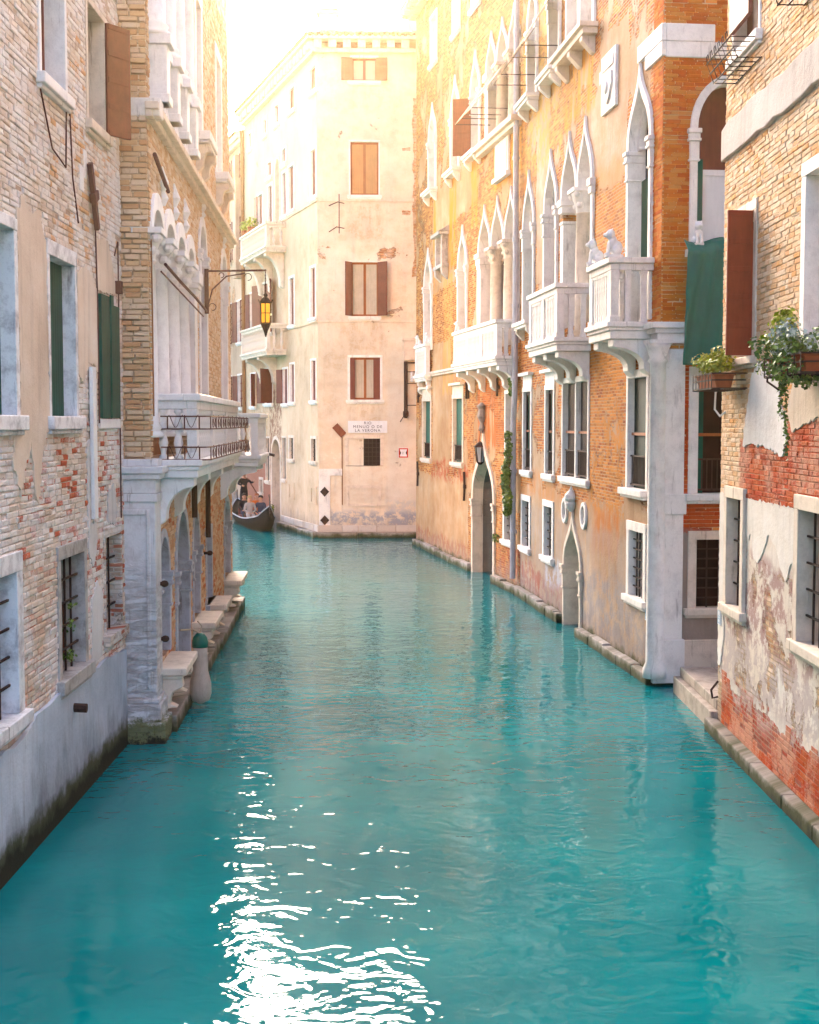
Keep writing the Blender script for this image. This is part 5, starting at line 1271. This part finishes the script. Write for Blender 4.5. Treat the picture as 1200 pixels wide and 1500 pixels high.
mod = t.modifiers.new('thick', 'SOLIDIFY'); mod.thickness = .012
s = MB()
for k in range(5): s.lathe(.0 + k * .24, -.52, [(.012, .04), (.02, .06), (.012, .08)], 6)
s.build('eyelet', 'white', e)
# the little balcony under the tarpaulin belongs to the palace
R2.part(MB().box(.36, 1.7, -.62, 0, 5.56, 5.72).box(.36, 1.7, -.58, -.45, 7.3, 7.42).box(.4, .52, -.56, -.46, 5.72, 7.3).box(1.5, 1.66, -.56, -.46, 5.72, 7.3).box(.40, .52, -.46, 0, 7.3, 7.42), 'balcony', 'stone', SDX)

# seated stone lions
def lion(B, x, y, z, s, label, xf=None):
    e = on_wall(B, 'stone_lion', x, y, z, label, 'statue', xf, 'stone lions on the balconies')
    m = MB().box(-.12 * s, .12 * s, -.2 * s, .2 * s, 0, .06 * s)
    m.ell((0, .06 * s, .22 * s), (.11 * s, .15 * s, .17 * s)).ell((0, -.03 * s, .34 * s), (.10 * s, .11 * s, .18 * s)).ell((0, -.08 * s, .52 * s), (.12 * s, .11 * s, .13 * s)).ell((0, -.19 * s, .51 * s), (.06 * s, .07 * s, .055 * s))
    for sx in (-1, 1):
        m.tube([(sx * .06 * s, -.1 * s, .36 * s), (sx * .06 * s, -.14 * s, .07 * s)], [.045 * s, .035 * s], 7).ell((sx * .06 * s, -.17 * s, .08 * s), (.04 * s, .06 * s, .03 * s)).ell((sx * .1 * s, .05 * s, .15 * s), (.06 * s, .12 * s, .1 * s)).ell((sx * .08 * s, -.06 * s, .63 * s), (.03 * s, .02 * s, .035 * s))
    m.tube([(0, .2 * s, .1 * s), (.08 * s, .26 * s, .12 * s), (.1 * s, .2 * s, .22 * s)], .02 * s, 6)
    o = m.build('body', 'stone_blue', e, smooth=True)
    r = o.modifiers.new('remesh', 'REMESH'); r.mode = 'VOXEL'; r.voxel_size = .016 * s; r.use_smooth_shade = True
    return e
lion(R2, 10.7, -.68, 7.342, .75, 'small stone lion on the far corner of the nearest balcony rail')
lion(R2, 12.0, -.68, 7.342, .75, 'small stone lion on the near corner of the nearest balcony rail, beside the brick corner')
lion(R2, .46, -.5, 7.425, .62, 'small stone lion sitting above the top of the green tarpaulin', SDX)
lion(R3, 1.1, -.12, 7.282, .6, 'tiny stone lion at the far end of the farthest small balcony', None)
lion(R3, 2.9, -.12, 7.282, .6, 'tiny stone lion at the near end of the farthest small balcony', None)
lion(R3, 9.6, -.48, 7.222, .5, 'tiny stone lion on the far end of the long balcony rail', None)

# signs
def text(parent, body_, size, loc, mat, name='lettering'):
    c = bpy.data.curves.new(name, 'FONT'); c.body = body_; c.size = size; c.align_x = 'CENTER'; c.align_y = 'CENTER'; c.extrude = .003; c.space_character = 1.25
    o = bpy.data.objects.new('tmp', c); COL.objects.link(o)
    me = bpy.data.meshes.new_from_object(o.evaluated_get(bpy.context.evaluated_depsgraph_get())); bpy.data.objects.remove(o)
    me.materials.clear(); me.materials.append(MT[mat])
    o = bpy.data.objects.new(name, me); COL.objects.link(o); o.parent = parent; o.location = loc; o.rotation_euler = (R(90), 0, 0)
    return o
e = on_wall(F, 'street_sign', 1.93, -.03, 4.36, 'white painted canal name board on the cream corner house', 'sign')
MB().box(-.77, .77, -.015, .03, -.235, .235).build('board', 'white', e, bevel=.004)
for tx, zz in (('RIO', .145), ('MENUO O DE', 0), ('LA VERONA', -.145)): text(e, tx, .155, (0, -.019, zz), 'black')
e = on_wall(F, 'navigation_sign', 3.33, -.05, 3.34, 'small square red-bordered width sign on the cream wall', 'sign')
MT['sign_red'] = paint('sign_red', (.55, .05, .015), .5, .15)
MB().box(-.2, .2, -.01, .04, -.2, .2).build('plate', 'white', e, bevel=.01)
MB().ring([(-.185, -.185), (.185, -.185), (.185, .185), (-.185, .185)], [(-.14, -.14), (.14, -.14), (.14, .14), (-.14, .14)], -.014, -.008).build('border', 'sign_red', e)
MB().prism([(-.14, .11), (-.09, 0), (-.14, -.11)], -.014, -.009).prism([(.14, .11), (.09, 0), (.14, -.11)], -.014, -.009).build('symbol', 'black', e)
text(e, '2', .12, (-.02, -.0135, -.01), 'black')
MT['notice_blue'] = paint('notice_blue', (.35, .48, .58), .5, .1)
for B, x, z, xf, lb in ((R2, 11.98, 1.16, None, 'small pale blue notice beside the white corner column'), (R1, .12, 1.70, None, 'small pale blue notice at the far edge of the sandy brick house')):
    e = on_wall(B, 'notice', x, -.02, z, lb, 'notice', xf, 'pale blue notices')
    MB().box(-.1, .1, -.006, .015, -.12, .12).build('plate', 'white', e)
    MB().ring([(-.08, -.1), (.08, -.1), (.08, .1), (-.08, .1)], [(-.06, -.08), (.06, -.08), (.06, .08), (-.06, .08)], -.009, -.005).box(-.05, .05, -.009, -.005, .0, .015).box(-.05, .05, -.009, -.005, -.04, -.025).build('print', 'notice_blue', e)

# hanging lantern on its bracket, lit
MT['lamp_glass'], nt_, b_ = newmat('amber_lamp_glass'); b_.inputs['Base Color'].default_value = (.5, .2, .02, 1); b_.inputs['Emission Color'].default_value = (1, .36, .015, 1); b_.inputs['Emission Strength'].default_value = .13
MT['bulb'], nt_, b_ = newmat('bulb'); b_.inputs['Emission Color'].default_value = (1, .85, .4, 1); b_.inputs['Emission Strength'].default_value = .5
e = on_wall(L2, 'hanging_lantern', 7.9, -.05, 7.4, 'small lit amber lantern hanging from a scrolled iron bracket on the left palace', 'lantern')
b = MB().box(-.03, .03, -.03, .05, -.75, .12).tube([(0, 0, .08), (0, -1.16, .10)], .020, 6).tube([(0, -.0, -.65), (0, -.10, -.28), (0, -.38, -.02), (0, -.75, .04)], .014, 6)
for c_, r_ in (((0, -.80, -.03), .07), ((0, -.10, -.62), .07), ((0, -.28, .0), .05)): b.tube([(c_[0], c_[1] + r_ * math.cos(k), c_[2] + r_ * math.sin(k)) for k in [j * .6 for j in range(9)]], .009, 5)
b.build('bracket', 'iron_pink', e)
ly = -1.14
b = MB().tube([(0, ly, .1), (0, ly, -.36)], .008, 5)
for k in range(7): b.ell((0, ly, .06 - k * .06), (.014, .014, .025), 6, 4)
b.build('chain', 'iron_pink', e)
b = MB().lathe(0, ly, [(.015, -.34), (.05, -.38), (.03, -.42), (.07, -.44), (.125, -.52), (.14, -.54), (.11, -.55)], 6)
for k in range(6):
    a_ = k * math.pi / 3; b.tube([(.115 * math.cos(a_), ly + .115 * math.sin(a_), -.54), (.10 * math.cos(a_), ly + .10 * math.sin(a_), -.95), (.035 * math.cos(a_), ly + .035 * math.sin(a_), -1.08)], .012, 5)
    b.tube([(.13 * math.cos(a_), ly + .13 * math.sin(a_), -.54), (.16 * math.cos(a_), ly + .16 * math.sin(a_), -.47)], .008, 4)
b.lathe(0, ly, [(.105, -.92), (.115, -.95), (.08, -1.0), (.05, -1.08), (.012, -1.2)], 6)
b.lathe(0, ly, [(.118, -.73), (.118, -.745)], 6)
b.build('frame', 'iron', e)
MB().lathe(0, ly, [(.092, -.55), (.088, -.93)], 6).build('glass', 'lamp_glass', e)
MB().ell((.0, ly - .095, -.76), (.022, .02, .03), 8, 6).build('bulb', 'bulb', e)
# lantern in the pointed water door
e = on_wall(R3, 'door_lantern', 11.0, -.10, 3.55, 'grey glass lantern hanging in the tall pointed water door', 'lantern')
MB().tube([(0, 0, .75), (0, -.02, .42)], .012, 5).tube([(0, .1, .75), (0, -.05, .75)], .02, 5).build('hanger', 'iron', e)
b = MB().lathe(0, 0, [(.03, .42), (.2, .28), (.21, .26), (.17, .25)], 6).lathe(0, 0, [(.10, -.18), (.11, -.2), (.04, -.26)], 6)
for k in range(6): a_ = k * math.pi / 3; b.tube([(.17 * math.cos(a_), .17 * math.sin(a_), .26), (.1 * math.cos(a_), .1 * math.sin(a_), -.19)], .014, 5)
b.build('frame', 'iron', e)
MB().lathe(0, 0, [(.155, .25), (.09, -.18)], 6).build('glass', paint('lantern_glass', (.4, .42, .45), .2, .2), e)

# ivy along the drainpipe, weeds
def plant(B, x, z, label, clumps, mat='leaf_dark', name='ivy', cat='plant', xf=None, y=-.12):
    e = on_wall(B, name, x, y, z, label, cat, xf)
    m = MB(); st = MB()
    for (cx, cz, rx, rz, n, s) in clumps: foliage(m, (cx, 0, cz), (rx, .11, rz), n, s)
    zz = [c[1] for c in clumps]; st.tube([(clumps[0][0], .06, clumps[0][1]), (clumps[len(clumps) // 2][0], .05, (min(zz) + max(zz)) / 2), (clumps[-1][0], .06, clumps[-1][1])], .012, 5)
    m.build('leaves', mat, e, recalc=False); st.build('stem', 'brown', e)
    return e
MT['ivy'] = leafmat('ivy_leaf', (.05, .10, .01), (.20, .30, .03))
cl = [(.10 + rnd.uniform(-.07, .07), 2.1 - i * .12, rnd.uniform(.05, .12), .10, 45, .09) for i in range(7)] + [(rnd.uniform(-.14, .10), 1.25 - i * .13 + rnd.uniform(-.05, .05), .10 + .20 * math.sin(i / 9 * 3.0) * rnd.uniform(.5, 1.1), .13, 120, .11) for i in range(10)]
plant(R3, 15.0, 2.1, 'long dark green ivy hanging over the grey drainpipe', cl, 'ivy', y=-.30)
plant(R3, 14.85, 5.35, 'small tuft of leaves growing on the drainpipe below the long balcony', [(0, .25, .14, .14, 90, .10), (0, 0, .1, .16, 60, .09)], 'ivy', 'weed')
plant(R3, 13.0, 1.3, 'tiny green weed at the corner of the barred window left of the ivy', [(0, 0, .08, .14, 60, .07), (0, .1, .06, .06, 20, .06)], 'ivy', 'weed')
plant(L1, 10.1, 1.75, 'small green weed in the barred window of the near left house', [(0, 0, .10, .08, 60, .05), (0, .35, .06, .1, 30, .045), (0.02, .6, .04, .05, 14, .04)], 'ivy', 'weed', y=.06)
plant(F, 9.6, .25, 'bright green weeds at the foot of the arched water door by the boat', [(0, .15, .45, .35, 260, .12), (.2, .5, .25, .2, 90, .1)], 'moss', 'weed', xf=FLX, y=-.3)
for x, lb in ((6.9, 'potted plant on the upper balcony rail of the corner house, nearest the drainpipe'), (8.2, 'potted plant on the upper balcony rail of the corner house, nearer the street corner')):
    e = on_wall(F, 'flower_pot', x, -.75, 13.0, lb, 'flower pot', FLX, 'pots on the upper balcony of the corner house')
    MB().lathe(0, 0, [(.14, 0), (.18, .2), (.2, .22), (.17, .22)], 10).build('pot', 'terra', e)
    foliage(MB(), (0, 0, .42), (.38, .3, .26), 130, .11).build('plant', 'leaf_lime', e, recalc=False)

# white boat fender hanging at the left palace
e = on_wall(L2, 'boat_fender', 2.35, -.42, .05, 'white boat fender with a teal cap hanging by the stone bench', 'fender')
MT['fender'] = paint('dirty_white_rubber', (.50, .40, .32), .6, .3, 4)
MB().lathe(0, 0, [(.03, 0), (.14, .05), (.175, .16), (.17, .34), (.125, .52), (.115, .80), (.12, .92)], 16).build('bag', 'fender', e, smooth=True)
MB().lathe(0, 0, [(.125, .90), (.13, .98), (.11, 1.06), (.06, 1.12), (.02, 1.13)], 16).build('cap', 'tarp', e, smooth=True)
MB().tube([(0, 0, 1.12), (-.1, .1, 1.2), (-.5, .25, 1.25)], .015, 5).tube([(0, 0, 1.12), (.1, -.02, 1.22), (.12, .05, 1.3)], .012, 5).build('rope', 'canvas', e)

# ------------------------------------------------------------------ gondola
def gondola():
    o = empty('gondola', (-7.0, 60.6, 0), math.atan2(-8.6, 2.15), 'black gondola carrying passengers, turning into the side canal', 'boat')   # local +x towards the bow
    n = 40; L = 10.8; secs = []
    for i in range(n + 1):
        t = i / n * 2 - 1; x = t * L / 2
        wd = .70 * (1 - abs(t) ** 2.6) + .03
        sheer = .42 + .50 * max(0, abs(t) - .25) ** 2 * 1.6 + (.25 * max(0, t - .8) / .2)
        keel = -.22 + .85 * max(0, abs(t) - .45) ** 2 / .3
        secs.append((x, wd, sheer, min(keel, sheer - .08)))
    m = MB(); ring = 9; vs = []
    for x, wd, s, k in secs:
        for j in range(ring):
            a = -1 + 2 * j / (ring - 1); vs.append((x, wd * (abs(a) ** .55) * (1 if a > 0 else -1), k + (s - k) * abs(a) ** 2.2))
    m.add(vs, [(i * ring + j, i * ring + j + 1, (i + 1) * ring + j + 1, (i + 1) * ring + j) for i in range(n) for j in range(ring - 1)])
    h = m.build('hull', 'black', o, smooth=True); md = h.modifiers.new('thick', 'SOLIDIFY'); md.thickness = .04
    g_ = MB()
    for sg in (-1, 1): g_.tube([(x, sg * wd, s + .015) for x, wd, s, k in secs], .028, 6)
    g_.build('gunwale', 'pipe', o)
    for a, b in ((1, 13), (29, n - 1)):
        vs = []; d = MB()
        for i in range(a, b + 1): x, wd, s, k = secs[i]; vs += [(x, -wd + .01, s - .02), (x, 0, s + .05), (x, wd - .01, s - .02)]
        c = b - a; d.add(vs, [(3 * i + j, 3 * i + j + 1, 3 * i + j + 4, 3 * i + j + 3) for i in range(c) for j in range(2)])
        d.build('deck', 'black', o)
    x = L / 2
    fe = MB().prism([(x - .12, .75), (x + .02, .72), (x + .12, 1.1), (x + .1, 1.45), (x - .05, 1.62), (x - .22, 1.58), (x - .14, 1.5), (x - .02, 1.42), (x + .0, 1.1)], -.015, .015)
    for k in range(6): fe.box(x + .06, x + .26, -.012, .012, .85 + k * .09, .90 + k * .09)
    fe.build('prow_iron', 'iron', o)
    MB().tube([(-x + .0, 0, .85), (-x - .1, 0, 1.1), (-x - .02, 0, 1.3)], .025, 6).build('stern_post', 'iron', o)
    s = MB().box(-.9, -.2, -.5, .5, .1, .42).box(-1.0, -.88, -.5, .5, .3, .85).box(.7, 1.1, -.45, .45, .1, .38)
    s.build('seat', 'maroon', o, bevel=.03)
    fl = MB().box(-2.5, 2.2, -.5, .5, -.02, .02); fl.build('floor', 'brown_dark', o)
    MB().tube([(-3.1, .62, .5), (-3.1, .68, .75), (-3.2, .66, 1.0), (-3.05, .72, 1.1)], .035, 6).build('oar_rest', 'brown', o)
    return o
GON = gondola()
GM = Matrix.Translation(GON.location) @ Matrix.Rotation(GON.rotation_euler.z, 4, 'Z')
SKIN = paint('skin', (.50, .25, .16), .6, .1); MT['skin'] = SKIN
MT['cloth_black'] = paint('black_cloth', (.015, .013, .016), .9, .3); MT['cloth_grey'] = paint('grey_knit', (.34, .29, .26), .95, .25, 9); MT['cloth_orange'] = paint('orange_cloth', (.5, .12, .02), .9, .2)
MT['cloth_navy'] = paint('navy_cloth', (.03, .04, .07), .9, .3); MT['hair_blond'] = paint('blond_hair', (.40, .24, .10), .7, .3, 20); MT['hair_red'] = paint('red_hair', (.35, .09, .025), .7, .3, 20); MT['hair_dark'] = paint('dark_hair', (.02, .013, .01), .6, .3, 20)
MT['straw'] = paint('straw', (.5, .36, .16), .8, .2, 20)

def person(pos, face, pose, top, bottom, hair, label, hat=None, long_hair=False):
    """one skinned body; face = heading in degrees of local -y; pose gives the joints"""
    J = dict(pose)
    e = empty('person', pos, R(face), label, 'person')
    V = []; E_ = []; rad = []; tags = []; idx = {}
    def v(n, p, r, tg, par=None):
        idx[n] = len(V); V.append(Vector(p)); rad.append(r); tags.append(tg)
        if par is not None: E_.append((idx[par], idx[n]))
    v('pel', J['pel'], .14, 'b'); v('wai', J['wai'], .125, 't', 'pel'); v('che', J['che'], .155, 't', 'wai'); v('nck', J['nck'], .06, 's', 'che')
    h = Vector(J['head'])
    v('jaw', h + Vector((0, -.02, -.07)), .07, 's', 'nck'); v('hd', h + Vector((0, .01, .03)), .098, 's', 'jaw'); v('crn', h + Vector((0, .015, .08)), .08, 's', 'hd'); v('nose', h + Vector((0, -.11, -.01)), .018, 's', 'hd')
    for sx, S in ((-1, 'L'), (1, 'R')):
        v('ear' + S, h + Vector((sx * .10, .02, .0)), .018, 's', 'hd')
        v('sh' + S, J['sh' + S], .075, 't', 'che'); v('el' + S, J['el' + S], .05, 't', 'sh' + S); v('wr' + S, J['wr' + S], .034, 't', 'el' + S)
        d = (Vector(J['wr' + S]) - Vector(J['el' + S])).normalized(); sd_ = d.orthogonal().normalized(); w_ = Vector(J['wr' + S])
        v('pm' + S, w_ + d * .08, .036, 's', 'wr' + S)
        for k in range(4):
            off = sd_ * (k - 1.5) * .021
            v(f'f{k}{S}', w_ + d * (.135 + .012 * (1 - abs(k - 1.3))) + off, .0095, 's', 'pm' + S); v(f'g{k}{S}', w_ + d * .165 + off + d.cross(sd_) * .025, .008, 's', f'f{k}{S}')
        v('th' + S, w_ + d * .09 + sd_ * .055, .011, 's', 'wr' + S)
        v('hp' + S, J['hp' + S], .115, 'b', 'pel'); v('kn' + S, J['kn' + S], .075, 'b', 'hp' + S); v('an' + S, J['an' + S], .048, 'b', 'kn' + S)
        a_ = Vector(J['an' + S]); v('to' + S, a_ + Vector((0, -.17, -.05)), .04, 'b', 'an' + S)
    me = bpy.data.meshes.new('tmpb'); me.from_pydata(V, E_, [])
    o = bpy.data.objects.new('tmpb', me); COL.objects.link(o)
    sk = o.modifiers.new('s', 'SKIN'); sk.use_smooth_shade = True
    o.modifiers.new('u', 'SUBSURF').levels = 1
    for i, r in enumerate(rad): me.skin_vertices[0].data[i].radius = (r, r)
    me.skin_vertices[0].data[0].use_root = True
    dg = bpy.context.evaluated_depsgraph_get(); dg.update()
    nm = bpy.data.meshes.new_from_object(o.evaluated_get(dg)); bpy.data.objects.remove(o)
    nm.materials.clear()
    for x in (SKIN, MT[top], MT[bottom]): nm.materials.append(x)
    mi = {'s': 0, 't': 1, 'b': 2}
    for p in nm.polygons:
        best = min(range(len(V)), key=lambda i: (V[i] - p.center).length - rad[i]); p.material_index = mi[tags[best]]; p.use_smooth = True
    b = bpy.data.objects.new('body', nm); COL.objects.link(b); b.parent = e
    hm = MB().ell((h.x, h.y + .03, h.z + .065), (.108, .105, .095), 12, 8)
    if long_hair: hm.ell((h.x, h.y + .07, h.z - .08), (.11, .06, .18), 10, 7)
    hm.build('hair', hair, e, smooth=True)
    ey = MB()
    for sx in (-1, 1): ey.ell((h.x + sx * .036, h.y - .092, h.z + .022), (.014, .01, .009), 6, 4)
    ey.ell((h.x, h.y - .092, h.z - .062), (.024, .008, .006), 6, 4); ey.build('face_features', 'brown_dark', e)
    if hat: MB().lathe(h.x, h.y + .02, [(.19, h.z + .085), (.19, h.z + .095), (.105, h.z + .1), (.10, h.z + .18), (.02, h.z + .185)], 14).build('hat', hat, e)
    return e
STAND = dict(pel=(0, 0, .92), wai=(0, -.03, 1.1), che=(0, -.09, 1.30), nck=(0, -.13, 1.48), head=(0, -.17, 1.63), shL=(-.18, -.11, 1.38), shR=(.18, -.11, 1.38),
             elL=(-.30, -.28, 1.20), elR=(.34, -.24, 1.24), wrL=(-.16, -.48, 1.15), wrR=(.40, -.46, 1.32), hpL=(-.09, 0, .88), hpR=(.09, 0, .88), knL=(-.12, -.06, .48), knR=(.12, .06, .48), anL=(-.13, -.02, .08), anR=(.13, .16, .08))
SIT = dict(pel=(0, 0, .10), wai=(0, .02, .28), che=(0, .0, .48), nck=(0, -.01, .66), head=(0, -.03, .80), shL=(-.18, 0, .56), shR=(.18, 0, .56), elL=(-.25, -.10, .32), elR=(.25, -.10, .32),
           wrL=(-.12, -.30, .22), wrR=(.12, -.30, .22), hpL=(-.09, -.04, .08), hpR=(.09, -.04, .08), knL=(-.11, -.42, .12), knR=(.11, -.42, .12), anL=(-.11, -.50, -.26), anR=(.11, -.50, -.26))
def aboard(x, y, z): p = GM @ Vector((x, y, z)); return tuple(p)
gz = math.degrees(GON.rotation_euler.z)
PG = aboard(-2.9, .0, .50)
person(PG, gz + 90, STAND, 'cloth_black', 'cloth_black', 'hair_dark', 'gondolier in black leaning on a long oar at the stern of the boat')
person(aboard(-.55, -.28, .42), gz + 90, SIT, 'cloth_black', 'cloth_navy', 'hair_dark', 'passenger in black with dark hair seated nearest the oarsman')
person(aboard(.9, -.22, .40), gz - 90 + 180, SIT, 'cloth_grey', 'cloth_grey', 'hair_blond', 'passenger in a grey knit with long blond hair in the boat', long_hair=True)
person(aboard(-.5, .28, .42), gz + 90, SIT, 'cloth_orange', 'cloth_navy', 'hair_red', 'passenger with red hair and orange top in the boat', long_hair=True)
person(aboard(.9, .26, .40), gz + 60, SIT, 'cloth_navy', 'cloth_navy', 'hair_dark', 'passenger in navy with dark hair nearest the prow')
oar = empty('oar', aboard(-3.05, .70, 1.1), GON.rotation_euler.z, 'long wooden oar in the hands of the black-clad oarsman', 'oar')
MB().tube([(.35, -.55, .85), (0, 0, 0), (-1.1, .75, -1.35)], [.022, .026, .024], 8).build('shaft', 'brown', oar)
MB().tube([(-1.05, .72, -1.3), (-1.5, 1.0, -1.75)], [.03, .07], 8).build('blade', 'brown', oar)

# ------------------------------------------------------------------ haze over the canal
hz = MB().box(-32, 32, -8, 92, -2.2, 24)
m, nt, b = newmat('haze'); nt.nodes.remove(b)
pv = nt.nodes.new('ShaderNodeVolumePrincipled')
pv.inputs['Density'].default_value = .00017
pv.inputs['Color'].default_value = (1, .88, .70, 1)
pv.inputs['Anisotropy'].default_value = .84
nt.links.new(pv.outputs[0], nt.nodes['Material Output'].inputs['Volume'])
tag(hz.build('haze', m), kind='stuff')
